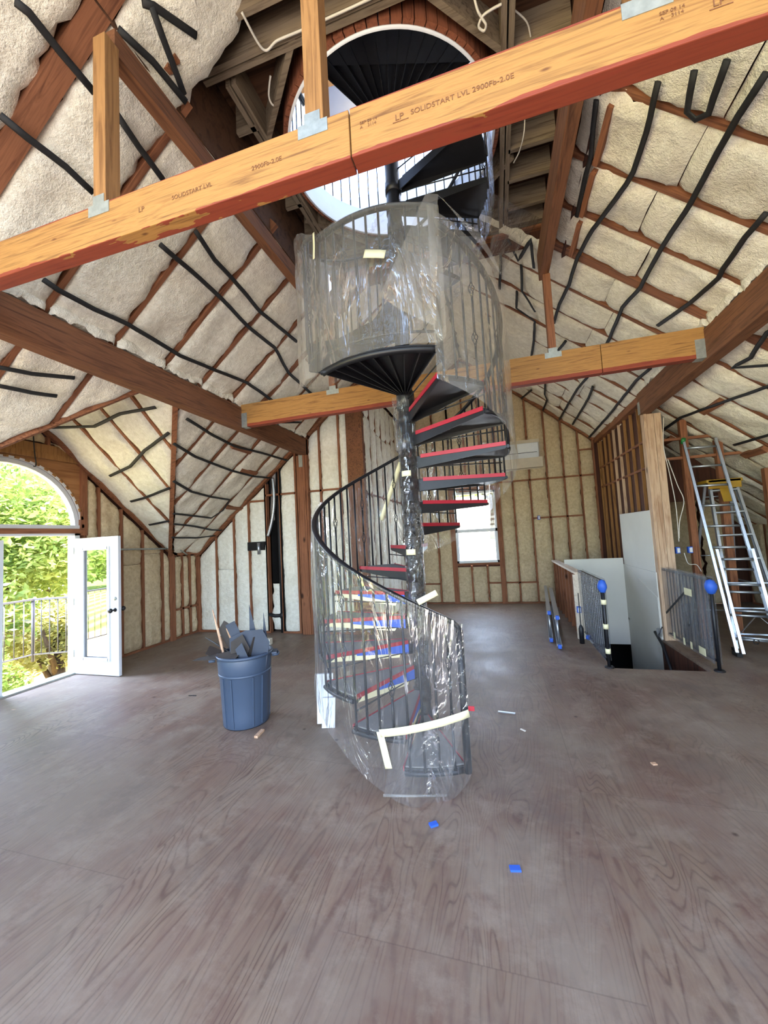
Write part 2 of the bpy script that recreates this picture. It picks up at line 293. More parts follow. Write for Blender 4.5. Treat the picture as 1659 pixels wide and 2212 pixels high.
# ------------------------------------------------------------------ mesh helpers
class MB:
    """collects shapes and links them as ONE mesh object"""
    def __init__(s): s.v = []; s.f = []; s.smooth = set()
    def add(s, vs, fs, smooth=False):
        o = len(s.v); s.v += [tuple(v) for v in vs]
        for f in fs:
            if smooth: s.smooth.add(len(s.f))
            s.f.append(tuple(i + o for i in f))
        return s
    def box(s, c, d, rot=None):
        hx, hy, hz = d[0] / 2, d[1] / 2, d[2] / 2
        vs = [Vector((x, y, z)) for x in (-hx, hx) for y in (-hy, hy) for z in (-hz, hz)]
        if rot is not None: vs = [rot @ v for v in vs]
        vs = [v + Vector(c) for v in vs]
        return s.add(vs, [(0, 1, 3, 2), (4, 6, 7, 5), (0, 4, 5, 1), (2, 3, 7, 6), (0, 2, 6, 4), (1, 5, 7, 3)])
    def bb(s, x0, x1, y0, y1, z0, z1): return s.box(((x0 + x1) / 2, (y0 + y1) / 2, (z0 + z1) / 2), (abs(x1 - x0), abs(y1 - y0), abs(z1 - z0)))
    def bar(s, a, b, w, h, up=(0, 0, 1)):
        a, b = Vector(a), Vector(b); d = (b - a); L = d.length; d.normalize(); up = Vector(up)
        x = d.cross(up)
        if x.length < 1e-4: x = d.cross(Vector((0, 1, 0)))
        x.normalize(); u = x.cross(d)
        return s.box((a + b) / 2, (w, L, h), Matrix((x, d, u)).transposed())
    def tube(s, pts, r, n=8, closed=False, cap=True, flat=1.0, up=None):
        pts = [Vector(p) for p in pts]; m = len(pts); rr = r if isinstance(r, (list, tuple)) else [r] * m
        rings = []; ref = None
        for i, p in enumerate(pts):
            a = pts[i - 1] if (i > 0 or closed) else pts[i]; b = pts[(i + 1) % m] if (i < m - 1 or closed) else pts[i]
            t = (b - a).normalized()
            if up is not None: ref = Vector(up)
            elif ref is None: ref = Vector((0, 0, 1)) if abs(t.z) < 0.9 else Vector((1, 0, 0))
            x = t.cross(ref)
            if x.length < 1e-5: x = t.cross(Vector((0, 1, 0.3)))
            x.normalize(); y = x.cross(t).normalized()
            if up is None: ref = y
            rings.append([p + x * math.cos(2 * PI * k / n) * rr[i] + y * math.sin(2 * PI * k / n) * rr[i] * flat for k in range(n)])
        vs = [v for g in rings for v in g]; fs = []
        for i in range(m - 1 + (1 if closed else 0)):
            j = (i + 1) % m
            for k in range(n): fs.append((i * n + k, i * n + (k + 1) % n, j * n + (k + 1) % n, j * n + k))
        s.add(vs, fs, True)
        if cap and not closed:
            o = len(s.v) - len(vs); s.f.append(tuple(o + k for k in range(n))[::-1]); s.f.append(tuple(o + (m - 1) * n + k for k in range(n)))
        return s
    def lathe(s, prof, n=32, c=(0, 0, 0), sx=1.0, sy=1.0):
        vs = [(c[0] + r * sx * math.cos(2 * PI * k / n), c[1] + r * sy * math.sin(2 * PI * k / n), c[2] + z) for r, z in prof for k in range(n)]
        fs = [(i * n + k, i * n + (k + 1) % n, (i + 1) * n + (k + 1) % n, (i + 1) * n + k) for i in range(len(prof) - 1) for k in range(n)]
        return s.add(vs, fs, True)
    def prism(s, poly, z0, z1):
        n = len(poly)
        return s.add([(x, y, z0) for x, y in poly] + [(x, y, z1) for x, y in poly], [tuple(range(n))[::-1], tuple(range(n, 2 * n))] + [(i, (i + 1) % n, n + (i + 1) % n, n + i) for i in range(n)])
    def slab(s, poly, off):
        """3-D polygon given thickness by the vector off"""
        n = len(poly); off = Vector(off)
        return s.add([Vector(p) for p in poly] + [Vector(p) + off for p in poly], [tuple(range(n))[::-1], tuple(range(n, 2 * n))] + [(i, (i + 1) % n, n + (i + 1) % n, n + i) for i in range(n)])
    def build(s, name, mat, parent=None, bevel=0.0, origin=None, solid=0.0):
        me = bpy.data.meshes.new(name); o3 = Vector(origin) if origin else Vector((0, 0, 0))
        me.from_pydata([Vector(v) - o3 for v in s.v] if origin else s.v, [], s.f)
        for i in s.smooth: me.polygons[i].use_smooth = True
        me.materials.append(M[mat] if isinstance(mat, str) else mat)
        bm = bmesh.new(); bm.from_mesh(me); bmesh.ops.recalc_face_normals(bm, faces=bm.faces); bm.to_mesh(me); bm.free()
        o = bpy.data.objects.new(name, me); COL.objects.link(o)
        if origin: o.location = o3
        if parent is not None:
            o.parent = parent
        if solid:
            md = o.modifiers.new('s', 'SOLIDIFY'); md.thickness = solid
        if bevel:
            md = o.modifiers.new('b', 'BEVEL'); md.width = bevel; md.segments = 2; md.limit_method = 'ANGLE'
        return o
def tag(o, label=None, cat=None, group=None, kind=None):
    if label: o['label'] = label
    if cat: o['category'] = cat
    if group: o['group'] = group
    if kind: o['kind'] = kind
    return o
def empty(name, loc=(0, 0, 0), label=None, cat=None, group=None, kind=None):
    o = bpy.data.objects.new(name, None); COL.objects.link(o); o.location = loc; o.empty_display_size = 0.1
    return tag(o, label, cat, group, kind)
def struct(name): return empty(name, kind='structure')

# ------------------------------------------------------------------ roof planes of the insulated attic
XL, XR = -3.5, 2.3                     # girder lines
WL, YB, YC = -6.1, 6.83, 9.95          # left wall, wall behind the left bay, wall of the far nave
ml = lambda x: 3.79 + 0.84 * (x - XL)
mr = lambda x: 3.79 - 0.84 * (x - XR)
df = lambda y: 1.66 + 0.86 * (6.12 - y)
dn = lambda y: 1.66 + 0.86 * (y - 1.18)
NL = Vector((0.84, 0, -1)).normalized(); NR = Vector((-0.84, 0, -1)).normalized()
NF = Vector((0, -0.86, -1)).normalized(); NN = Vector((0, 0.86, -1)).normalized()

def batt(name, a0, a1, b0, b1, P, N, mat, parent, puff=0.018, lump=0.02, cell=0.055, rag=0.026, seed=0.0):
    """one puffed, ragged-edged insulation blanket between two framing members; b0, b1 may vary across the bay"""
    na = max(3, int(abs(a1 - a0) / cell)); f0 = b0 if callable(b0) else (lambda a: b0); f1 = b1 if callable(b1) else (lambda a: b1)
    am = (a0 + a1) / 2; nb = max(3, int(abs(f1(am) - f0(am)) / cell)); vs = []; fs = []
    for i in range(na + 1):
        for j in range(nb + 1):
            s, q = i / na, j / nb; a = a0 + (a1 - a0) * s; lo, hi = f0(a), f1(a); b = lo + (hi - lo) * q
            p = Vector(P(a, b)); k = noise.noise(p * 9 + Vector((seed, 0, 3))); k2 = noise.noise(p * 22)
            ea = 1 - abs(2 * s - 1) ** 9; eb = 1 - abs(2 * q - 1) ** 24
            d = puff * (ea ** 0.5 if ea > 0 else 0) * (eb ** 0.5 if eb > 0 else 0) - 0.035 * (i in (0, na)) + lump * noise.noise(p * 3.1 + Vector((seed, 1, 0))) * 1.6 + 0.011 * k + 0.006 * noise.noise(p * 17)
            if i in (0, na): a += (rag * (k * 1.6 + k2)) ; p = Vector(P(a, b))
            if j in (0, nb): d -= 0.012
            vs.append(p + N * d)
    for i in range(na):
        for j in range(nb):
            o = i * (nb + 1) + j; fs.append((o, o + 1, o + nb + 2, o + nb + 1))
    return MB().add(vs, fs, True).build(name, mat, parent)

# ---- main left slope
ceiling_left = struct('ceiling_left_slope'); ceiling_right = struct('ceiling_right_slope'); ceiling_dormer = struct('ceiling_dormer')
def sheath(name, poly, N, parent, mat='dark_ply'):
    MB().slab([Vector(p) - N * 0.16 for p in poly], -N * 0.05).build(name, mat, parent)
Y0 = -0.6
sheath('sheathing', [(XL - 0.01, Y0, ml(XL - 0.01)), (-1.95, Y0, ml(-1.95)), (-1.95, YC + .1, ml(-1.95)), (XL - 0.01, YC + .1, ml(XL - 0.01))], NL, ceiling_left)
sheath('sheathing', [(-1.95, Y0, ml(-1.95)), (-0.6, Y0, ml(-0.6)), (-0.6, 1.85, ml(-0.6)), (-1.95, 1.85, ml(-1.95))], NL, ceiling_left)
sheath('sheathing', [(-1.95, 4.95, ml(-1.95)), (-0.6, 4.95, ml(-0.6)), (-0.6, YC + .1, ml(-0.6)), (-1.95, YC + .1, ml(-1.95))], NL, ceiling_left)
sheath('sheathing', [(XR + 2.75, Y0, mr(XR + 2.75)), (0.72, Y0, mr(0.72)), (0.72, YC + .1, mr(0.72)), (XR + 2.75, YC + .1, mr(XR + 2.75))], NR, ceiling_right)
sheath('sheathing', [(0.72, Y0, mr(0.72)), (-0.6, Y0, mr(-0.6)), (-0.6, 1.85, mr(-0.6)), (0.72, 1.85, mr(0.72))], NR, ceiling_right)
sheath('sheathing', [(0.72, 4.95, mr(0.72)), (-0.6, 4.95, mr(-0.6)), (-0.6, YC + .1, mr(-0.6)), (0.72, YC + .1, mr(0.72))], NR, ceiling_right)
PLf = lambda a, b: (b, a, ml(b)); PRf = lambda a, b: (b, a, mr(b))
def vfar(x):  return 6.12 - (ml(x) - 1.66) / 0.86    # y of the far dormer valley at x
def vnear(x): return 1.18 + (ml(x) - 1.66) / 0.86
def xvf(y): return XL + (df(y) - 3.79) / 0.84
def xvn(y): return XL + (dn(y) - 3.79) / 0.84
ysR_ = [-0.1, 0.5, 1.08, 1.70, 2.38, 2.99, 3.57, 4.12, 4.70, 5.30, 5.86, 6.45, 6.80]
ysL = [-0.1, 0.5, 1.08, 1.62, 2.25, 2.86, 3.45, 4.02, 4.62, 5.18, 5.78, 6.38, 6.80]
def rafter(p0, p1, N, parent, mat, w=0.045, name='rafter'):
    p0, p1 = Vector(p0), Vector(p1); MB().bar(p0 - N * 0.075, p1 - N * 0.075, w, 0.15, -N).build(name, mat, parent)
for i in range(len(ysL)):
    y = ysL[i]; top = -1.45 if (y < 1.7 or y > 4.9) else -1.98
    dbl = abs(y - 1.62) < .01 or abs(y - 5.18) < .01
    rafter((XL, y, ml(XL)), (top, y, ml(top)), NL, ceiling_left, 'wood_l', 0.13 if abs(y - 1.62) < .01 else (0.09 if dbl else 0.045))
    if i < len(ysL) - 1:
        a0, a1 = y + (0.07 if abs(y - 1.62) < .01 else 0.006), ysL[i + 1] - (0.07 if abs(ysL[i + 1] - 1.62) < .01 else 0.014)
        batt('insulation_batt', a0, a1, XL - 0.02, -2.06 if 1.9 < y < 4.9 else -1.42, PLf, NL, 'batt_roof', ceiling_left, seed=i + 50, lump=0.028)
for i, (a, b) in enumerate([(6.86, 7.4), (7.45, 8.0), (8.05, 8.6), (8.65, 9.2), (9.25, 9.9)]):
    batt('insulation_batt', a, b, -2.3, -0.62, PLf, NL, 'batt_roof', ceiling_left, seed=i + 70)
    batt('insulation_batt', a, b, 0.62 - 1.2, 0.9, lambda a, b: (b, a, mr(b)), NR, 'batt_roof', ceiling_right, seed=i + 90)
# torn edge of the insulation hanging over both girders
def fringe(x, N_, parent, y0, y1, seed):
    batt('insulation_edge', y0, y1, lambda a: 3.765 - .05 * (noise.noise(Vector((a * 7, seed, 0))) + .6 * noise.noise(Vector((a * 23, seed, 5)))), lambda a: 3.765 + .13, lambda a, b: (x, a, b), N_, 'batt_roof', parent, puff=.012, lump=.012, cell=.03, rag=.01, seed=seed)
for i in range(len(ysL) - 1): fringe(XL + .068, Vector((1, 0, 0)), ceiling_left, ysL[i] + .01, ysL[i + 1] - .01, i)
for i in range(12): fringe(XR - .066, Vector((-1, 0, 0)), ceiling_right, ysR_[i] + .01, ysR_[i + 1] - .01, i + 30)
# part beyond the girder, between the far valley and the back wall, and in front of the near valley
for i in range(len(ysL) - 1):
    a0, a1 = ysL[i] + 0.004, ysL[i + 1] - 0.004; y = ysL[i]
    if a0 > 3.6:
        fy = lambda a: max(WL + .02, xvf(a) + 0.03)
        if fy(a1) < XL - 0.15:
            a0b = max(a0, 3.9); batt('insulation_batt', a0b, a1, fy, XL - 0.02, PLf, NL, 'batt_roof', ceiling_left, seed=i + 20, lump=0.03)
            rafter((max(WL, xvf(ysL[i + 1])), ysL[i + 1], ml(max(WL, xvf(ysL[i + 1])))), (XL, ysL[i + 1], ml(XL)), NL, ceiling_left, 'wood_l')
    elif a0 < 3.5:
        fy = lambda a: max(WL + .02, xvn(a) + 0.03) if a > 1.18 else WL + .02
        if fy(a0) < XL - 0.1:
            batt('insulation_batt', a0, min(a1, 3.45), fy, XL - 0.02, PLf, NL, 'batt_roof', ceiling_left, seed=i + 30, lump=0.03)
            rafter((max(WL, xvn(ysL[i])) if y > 1.18 else WL, y, ml(max(WL, xvn(y)) if y > 1.18 else WL)), (XL, y, ml(XL)), NL, ceiling_left, 'wood_l')
sheath('sheathing', [(WL - .2, Y0, ml(WL - .2)), (XL, Y0, ml(XL)), (XL, 3.4, ml(XL)), (WL - .2, 1.0, ml(WL - .2))], NL, ceiling_left)
sheath('sheathing', [(WL - .2, 6.3, ml(WL - .2)), (XL, 3.9, ml(XL)), (XL, YB + .3, ml(XL)), (WL - .2, YB + .3, ml(WL - .2))], NL, ceiling_left)
# dormer slopes
YR = 3.65
for nm, s in (('f', 1), ('n', -1)):
    N_ = NF if s > 0 else NN; z_ = df if s > 0 else dn; yv = (lambda x: min(6.1, vfar(x))) if s > 0 else (lambda x: max(1.2, vnear(x)))
    xs = [WL + 0.0, WL + 0.62, WL + 1.2, WL + 1.78, WL + 2.36, XL - 0.02]
    for i in range(5):
        P = lambda a, b, z_=z_: (a, b, z_(b)); a0, a1 = xs[i] + 0.012, xs[i + 1] - 0.012
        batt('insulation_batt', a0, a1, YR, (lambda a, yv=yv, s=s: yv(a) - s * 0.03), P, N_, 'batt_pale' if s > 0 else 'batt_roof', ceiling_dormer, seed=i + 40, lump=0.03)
        if i:
            rafter((xs[i], YR, z_(YR)), (xs[i], yv(xs[i]), z_(yv(xs[i]))), N_, ceiling_dormer, 'wood_y', 0.04)
    ye = 6.3 if s > 0 else 1.0
    sheath('sheathing', [(WL - .25, YR, z_(YR)), (XL - .04, YR, z_(YR)), (XL - .04, yv(XL), z_(yv(XL))), (WL - .25, ye, z_(ye))], N_, ceiling_dormer)
MB().bar((WL, YR, 3.80), (XL - .08, YR, 3.80), 0.045, 0.10).build('ridge_board', 'wood_x', ceiling_dormer)
MB().bar((WL, 6.11, 1.62), (XL - .05, vfar(XL - .05), ml(XL - .05) + .01), 0.06, 0.08).build('valley_rafter', 'wood_x', ceiling_dormer)
MB().bar((WL, 1.2, 1.62), (XL - .05, vnear(XL - .05), ml(XL - .05) + .01), 0.05, 0.05).build('valley_rafter', 'wood_x', ceiling_dormer)
# main right slope
ysR = [-0.1, 0.5, 1.08, 1.70, 2.38, 2.99, 3.57, 4.12, 4.70, 5.30, 5.86, 6.45, 7.03, 7.62, 8.2, 8.8, 9.38, 9.9]
for i, y in enumerate(ysR):
    top = -0.5 if (y < 1.7 or y > 4.9) else 0.82
    rafter((XR + 2.7, y, mr(XR + 2.7)), (top, y, mr(top)), NR, ceiling_right, 'wood_r', 0.12 if abs(y - 4.70) < .01 else 0.042)
    if i < len(ysR) - 1:
        a0, a1 = y + (0.06 if abs(y - 4.7) < .01 else 0.005), ysR[i + 1] - (0.06 if abs(ysR[i + 1] - 4.7) < .01 else 0.012)
        t2 = -0.55 if (y > 4.6 or y < 1.5) else 0.86; mid = 1.45 + 0.3 * random.random()
        batt('insulation_batt', a0, a1, mid, t2, PRf, NR, 'batt_roof', ceiling_right, seed=i + 60, lump=0.03, puff=0.022)
        batt('insulation_batt', a0, a1, XR + 0.03, mid + 0.004, PRf, NR, 'batt_roof', ceiling_right, seed=i + 160, lump=0.03, puff=0.022)
        batt('insulation_batt', a0, a1, XR + 2.6, XR + 0.06, PRf, NR, 'batt_roof', ceiling_right, seed=i + 260, lump=0.03, puff=0.022)
MB().bb(-.85, -.35, Y0, 1.85, 6.30, 6.42).bb(-.85, -.35, 4.95, YC + .1, 6.30, 6.42).build('ridge_sun_block', 'dark_ply', ceiling_right)  # unseen board added to stop sun leaking through the ridge gap
# horizontal blocking between rafters seen as dark wood patches
for (x, y) in ((1.05, 2.68), (1.05, 3.28), (1.05, 3.84), (1.05, 4.41), (2.9, 6.15), (3.6, 6.7), (3.0, 7.9)):
    N_ = NR; MB().bar(Vector((x, y - .24, mr(x))) + N_ * .035, Vector((x, y + .24, mr(x))) + N_ * .035, 0.09 if x > 2 else 0.045, 0.06, -N_).build('blocking', 'wood_y', ceiling_right)
for (x, y) in ((-2.6, 5.48), (-4.3, 6.1), (-5.0, 6.6), (-4.0, 5.5)):
    N_ = NL; MB().bar(Vector((x, y - .24, ml(x))) + N_ * .035, Vector((x, y + .24, ml(x))) + N_ * .035, 0.07, 0.06, -N_).build('blocking', 'wood_y', ceiling_left)

# ------------------------------------------------------------------ floor with the stair opening
floor = struct('floor')
fb = MB(); OX0, OX1, OY0, OY1 = 1.25, 2.27, 5.46, 8.44
for (x0, x1, y0, y1) in ((WL - .02, OX0, -3.4, YC + .05), (OX1, 5.2, -3.4, YC + .05), (OX0, OX1, -3.4, OY0), (OX0, OX1, OY1, YC + .05)):
    fb.bb(x0, x1, y0, y1, -0.03, 0.0)
fb.build('subfloor', 'floor', floor)
MB().bb(OX0 - .02, OX0, OY0, OY1, -0.32, -0.03).bb(OX1, OX1 + .02, OY0, 6.8, -0.32, -0.03).bb(OX0, OX1, OY0 - .02, OY0, -0.32, -0.03).build('stairwell_rim', 'dark_ply', floor)

# ------------------------------------------------------------------ walls
def stud_wall(w, P, N, studs, z0, ztop, mat='batt_wall', wm='wood_z', back=True, blocks=(), skip=(), sw=0.04, plate=True, axis='X', split=None):
    """studs at positions along the wall, a blanket in every bay; P(a, z) -> point; blocks: (a0, a1, z)"""
    zt = ztop if callable(ztop) else (lambda a: ztop)
    for a in studs:
        MB().bar(Vector(P(a, z0)) - N * 0.05, Vector(P(a, zt(a))) - N * 0.05, sw, 0.1, N).build('stud', wm, w)
    for i in range(len(studs) - 1):
        a0, a1 = studs[i] + sw * .45, studs[i + 1] - sw * .45
        if (i in skip) or a1 - a0 < 0.05: continue
        cuts = sorted([z for (b0, b1, z) in blocks if b0 <= (a0 + a1) / 2 <= b1])
        lo = z0 + 0.04
        for z in cuts + [None]:
            if z is None: hi = (lambda a: zt(a) - 0.03)
            else: hi = (lambda a, z=z: z - 0.02)
            if split and z is None and zt(a0) - lo > split + .5:
                ms = lo + split * (0.9 + 0.2 * random.random())
                batt('insulation_batt', a0, a1, lo, ms, P, N, mat, w, puff=0.02, lump=0.014, seed=i + 5 * len(cuts), rag=0.014); lo = ms + 0.004
            batt('insulation_batt', a0, a1, lo, hi, P, N, mat, w, puff=0.02, lump=0.014, seed=i * 1.7, rag=0.014)
            if z is not None: lo = z + 0.02
    for (b0, b1, z) in blocks:
        MB().bar(Vector(P(b0, z)) - N * 0.04, Vector(P(b1, z)) - N * 0.04, 0.08, 0.038, (0, 0, 1)).build('blocking', 'wood_x' if axis == 'X' else 'wood_y', w)
    if plate:
        a, b = studs[0], studs[-1]
        MB().bar(Vector(P(a, z0 + .018)) - N * 0.04, Vector(P(b, z0 + .018)) - N * 0.04, 0.09, 0.036, (0, 0, 1)).build('plate', 'wood_x' if axis == 'X' else 'wood_y', w)

# left wall with the dormer gable, the arched window and the balcony doors
wall_left = struct('wall_left'); PWL = lambda a, z: (WL, a, z); NX = Vector((1, 0, 0))
rake = lambda y: df(y) if y > YR else dn(y)
zl = lambda y: max(1.70, rake(y)) if y < 6.12 else 1.70
stud_wall(wall_left, PWL, NX, [4.50, 4.72, 5.11, 5.52, 5.94, 6.13], 0.0, lambda a: rake(a) - 0.06, split=1.5, axis='Y')
stud_wall(wall_left, PWL, NX, [6.13, 6.42, 6.62, 6.83], 0.0, 1.62, axis='Y', blocks=[(6.13, 6.83, 0.56)])
MB().bb(WL - .02, WL + .05, 6.08, 6.18, 0, 1.66).build('corner_stud', 'wood_z', wall_left)
MB().bar((WL + .03, 6.20, rake(6.14) - .02), (WL + .03, YR, rake(YR) - .02), 0.10, 0.06, (0, 0, 1)).build('rake_plate', 'wood_y', wall_left)
MB().bar((WL + .03, 1.2, 1.64), (WL + .03, YR, rake(YR) - .02), 0.10, 0.06, (0, 0, 1)).build('rake_plate', 'wood_y', wall_left)
MB().bar((WL + .03, 6.1, 1.66), (WL + .03, 6.83, 1.66), 0.10, 0.08, (0, 0, 1)).build('top_plate', 'wood_y', wall_left)
for (a0, a1) in ((3.20, 3.55), (3.60, 3.95), (4.0, 4.35)):
    batt('insulation_batt', a0, a1, 3.36, lambda a: rake(a) - .08, PWL, NX, 'batt_wall', wall_left, puff=0.02)
    MB().bar((WL - .03, a0 - .02, 3.33), (WL - .03, a0 - .02, rake(a0 - .02) - .05), 0.04, 0.08, (1, 0, 0)).build('stud', 'wood_z', wall_left)
for (a0, a1) in ((1.3, 1.75), (1.8, 2.3)):
    batt('insulation_batt', a0, a1, 0.05, lambda a: rake(a) - .08, PWL, NX, 'batt_wall', wall_left, puff=0.02)
# outer skin
sk_ = MB(); xo, xi = WL - .16, WL - .11
AC, AR, AZ = 3.50, 0.93, 2.14
def skin(poly): sk_.slab([(xi, y, z) for y, z in poly], (xo - xi, 0, 0))
skin([(4.40, -.3), (YB + .3, -.3), (YB + .3, 1.95), (6.2, 1.95), (4.46, 3.42), (4.46, 2.08), (4.40, 2.08)])
skin([(-.6, -.3), (2.60, -.3), (2.60, 2.08), (2.54, 2.08), (2.54, 3.02), (1.1, 1.75), (-.6, 1.75)])
arc = [(AC + AR * math.cos(a), AZ + AR * math.sin(a)) for a in [PI * k / 24 for k in range(25)]]
for k in range(24):
    (ya, za), (yb, zb) = arc[k], arc[k + 1]
    cl = lambda y: min(4.46, max(2.54, y))
    skin([(ya, za), (yb, zb), (cl(yb), max(zb, rake(cl(yb)) + .1)), (cl(ya), max(za, rake(cl(ya)) + .1))])
sk_.build('sheathing', 'dark_ply', wall_left)
# brown plywood panel round the arch, with lumber header above
ap = MB()
for k in range(24):
    (ya, za), (yb, zb) = arc[k], arc[k + 1]
    def out(y, z):
        dy, dz = y - AC, z - AZ; t = min(1.0 / max(abs(dy), 1e-6), 1.1 / max(dz, 1e-6)); return (AC + dy * t, AZ + dz * t)
    ya2, za2 = out(ya, za); yb2, zb2 = out(yb, zb)
    ap.slab([(WL - .01, ya, za), (WL - .01, yb, zb), (WL - .01, yb2, zb2), (WL - .01, ya2, za2)], (-.02, 0, 0))
ap.slab([(WL - .01, 4.5, 3.24), (WL - .01, 2.5, 3.24), (WL - .01, 2.5, AZ + 1.0), (WL - .01, 4.5, AZ + 1.0)], (-.02, 0, 0))
ap.build('arch_panel', wood('arch_plywood', srgb(128, 86, 52), srgb(172, 124, 82), 'Y', grain=0.5), wall_left)
MB().bb(WL - .05, WL + .04, 2.2, 4.46, 3.12, 3.20).bb(WL - .05, WL + .02, 2.2, 4.46, 3.20, 3.33).build('arch_header', 'post_orange', wall_left)
MB().bb(WL - .06, WL + .02, 4.42, 4.52, 2.03, 3.12).build('arch_stud', 'wood_z', wall_left)
MB().bb(WL - .10, WL + .03, 2.5, 4.44, 2.06, 2.13).build('door_header', 'wood_y', wall_left)
rv = MB()
for k in range(48):
    a = PI * (k + .5) / 48; c = Vector((WL - .05, AC + (AR + .02) * math.cos(a), AZ + (AR + .02) * math.sin(a)))
    if k % 2 == 0: rv.box(c + Vector((.01, 0, 0)), (.12, .035, .05), Matrix.Rotation(a, 3, 'X'))
rv.build('arch_blocks', 'post_orange', wall_left)
window_1 = struct('window_1')
wf = MB()
for k in range(24):
    for (r0, r1, x0, x1) in ((AR - .06, AR + .0, WL - .12, WL - .03), (AR + .0, AR + .03, WL - .14, WL + .0)):
        a, b = PI * k / 24, PI * (k + 1) / 24
        q = [(x0, AC + r * math.cos(t), AZ + r * math.sin(t)) for (r, t) in ((r0, a), (r1, a), (r1, b), (r0, b))]
        wf.slab(q, (x1 - x0, 0, 0))
wf.bb(WL - .12, WL - .01, AC - AR, AC + AR, AZ - .02, AZ + .045)
wf.build('window_frame', 'white', window_1)
gp = [(WL - .08, AC + (AR - .05) * math.cos(PI * k / 24), AZ + .02 + (AR - .06) * math.sin(PI * k / 24)) for k in range(25)]
MB().slab(gp, (-.006, 0, 0)).build('window_pane', 'glass', window_1)

# balcony doors: the right leaf stands open into the room
door_1 = struct('door_1'); door_2 = struct('door_2')
MB().bb(WL - .13, WL + .02, 4.33, 4.40, 0, 2.08).bb(WL - .13, WL + .02, 2.60, 2.67, 0, 2.08).bb(WL - .13, WL + .02, 2.60, 4.40, 2.03, 2.08).build('door_frame', 'white', door_1)
MB().bb(WL - .14, WL + .05, 2.60, 4.40, -0.005, 0.025).build('threshold', 'steel', door_1)
def door_leaf(D, T, w=0.86, h=1.98):
    """leaf in local axes: u along width, n thickness; T maps (u, n, z) to the room"""
    def blk(mb, u0, u1, n0, n1, z0, z1):
        vs = [T(u, n, z) for u in (u0, u1) for n in (n0, n1) for z in (z0, z1)]
        mb.add(vs, [(0, 1, 3, 2), (4, 6, 7, 5), (0, 4, 5, 1), (2, 3, 7, 6), (0, 2, 6, 4), (1, 5, 7, 3)])
    a = MB(); st = .19
    blk(a, 0, st, 0, .044, .01, h); blk(a, w - st, w, 0, .044, .01, h); blk(a, st, w - st, 0, .044, .01, .24); blk(a, st, w - st, 0, .044, h - .17, h)
    a.build('stile_frame', 'white', D, bevel=0.003)
    b = MB()
    for n0, n1 in ((-.012, .0), (.044, .056)):
        blk(b, st - .03, st + .015, n0, n1, .21, h - .14); blk(b, w - st - .015, w - st + .03, n0, n1, .21, h - .14); blk(b, st, w - st, n0, n1, .21, .255); blk(b, st, w - st, n0, n1, h - .185, h - .14)
    b.build('glazing_bead', 'white', D, bevel=0.003)
    g = MB(); blk(g, st, w - st, .018, .026, .24, h - .17); g.build('glass_pane', 'door_glass', D)
    return blk
blkR = door_leaf(door_1, lambda u, n, z: (WL + .02 + u, 4.31 + n + u * 0.0, z))
MB().lathe([(0.0, 0), (.028, 0), (.028, .01), (.012, .02), (.012, .05), (.03, .062), (.034, .08), (.028, .095), (0, .1)], 20).build('door_knob', 'black_iron', door_1)
kn = COL.objects[-1]; kn.rotation_euler = (PI / 2, 0, 0); kn.location = (WL + .02 + .80, 4.31, .93)
k2 = kn.copy(); COL.objects.link(k2); k2.parent = door_1; k2.rotation_euler = (-PI / 2, 0, 0); k2.location = (WL + .82, 4.354, .93)
MB().lathe([(0, 0), (.027, 0), (.027, .012), (.02, .02), (0, .02)], 20).build('deadbolt', 'steel', door_1)
db = COL.objects[-1]; db.rotation_euler = (PI / 2, 0, 0); db.location = (WL + .82, 4.31, 1.09)
for z in (.25, 1.0, 1.75): MB().bb(WL + .005, WL + .03, 4.30, 4.355, z, z + .1).build('hinge', 'steel', door_1)
door_leaf(door_2, lambda u, n, z: (WL - .06 + n, 2.655 + u * .95, z))

# wall behind the left bay (faces the camera)
wall_back = struct('wall_back_left'); NY = Vector((0, -1, 0)); PB = lambda a, z: (a, YB, z)
zb = lambda a: min(ml(a) - 0.06, 6)
stud_wall(wall_back, PB, NY, [-6.08, -5.63, -5.19, -4.83, -4.42], 0.0, zb, mat='batt_pale', blocks=[(-4.85, -4.42, 2.62), (-5.2, -4.83, 2.62)], split=1.35)
stud_wall(wall_back, PB, NY, [-4.10, -3.74], 0.0, zb, mat='batt_pale', blocks=[(-4.42, -3.74, 2.72)], split=1.6)
stud_wall(wall_back, PB, NY, [-3.46, -3.20, -2.79, -2.60], 0.0, zb, mat='batt_pale', blocks=[(-3.46, -2.6, 2.72)], split=1.4)
MB().bar((-6.1, YB - .03, ml(-6.1) - .02), (-3.7, YB - .03, ml(-3.7) - .02), 0.09, 0.07).build('rake_plate', 'wood_x', wall_back)
MB().bar((-3.4, YB - .01, ml(-3.4) - .05), (-2.3, YB - .01, ml(-2.3) - .05), 0.09, 0.05).build('rake_plate', 'wood_x', wall_back)
MB().bb(-2.62, -2.30, YB - .02, YB + .06, 0, ml(-2.45)).build('wide_post', 'girder', wall_back)
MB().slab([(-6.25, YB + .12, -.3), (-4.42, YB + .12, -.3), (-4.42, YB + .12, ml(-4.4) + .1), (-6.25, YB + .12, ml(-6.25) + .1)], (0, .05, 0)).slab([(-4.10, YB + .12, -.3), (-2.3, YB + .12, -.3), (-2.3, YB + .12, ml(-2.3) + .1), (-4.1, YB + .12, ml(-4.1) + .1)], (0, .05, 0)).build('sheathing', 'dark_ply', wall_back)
MB().bb(-4.42, -4.10, YB + .45, YB + .5, -.3, 3.5).bb(-4.45, -4.42, YB, YB + .5, 0, 3.3).bb(-4.10, -4.07, YB, YB + .5, 0, 3.3).build('cavity_back', 'deep', wall_back)
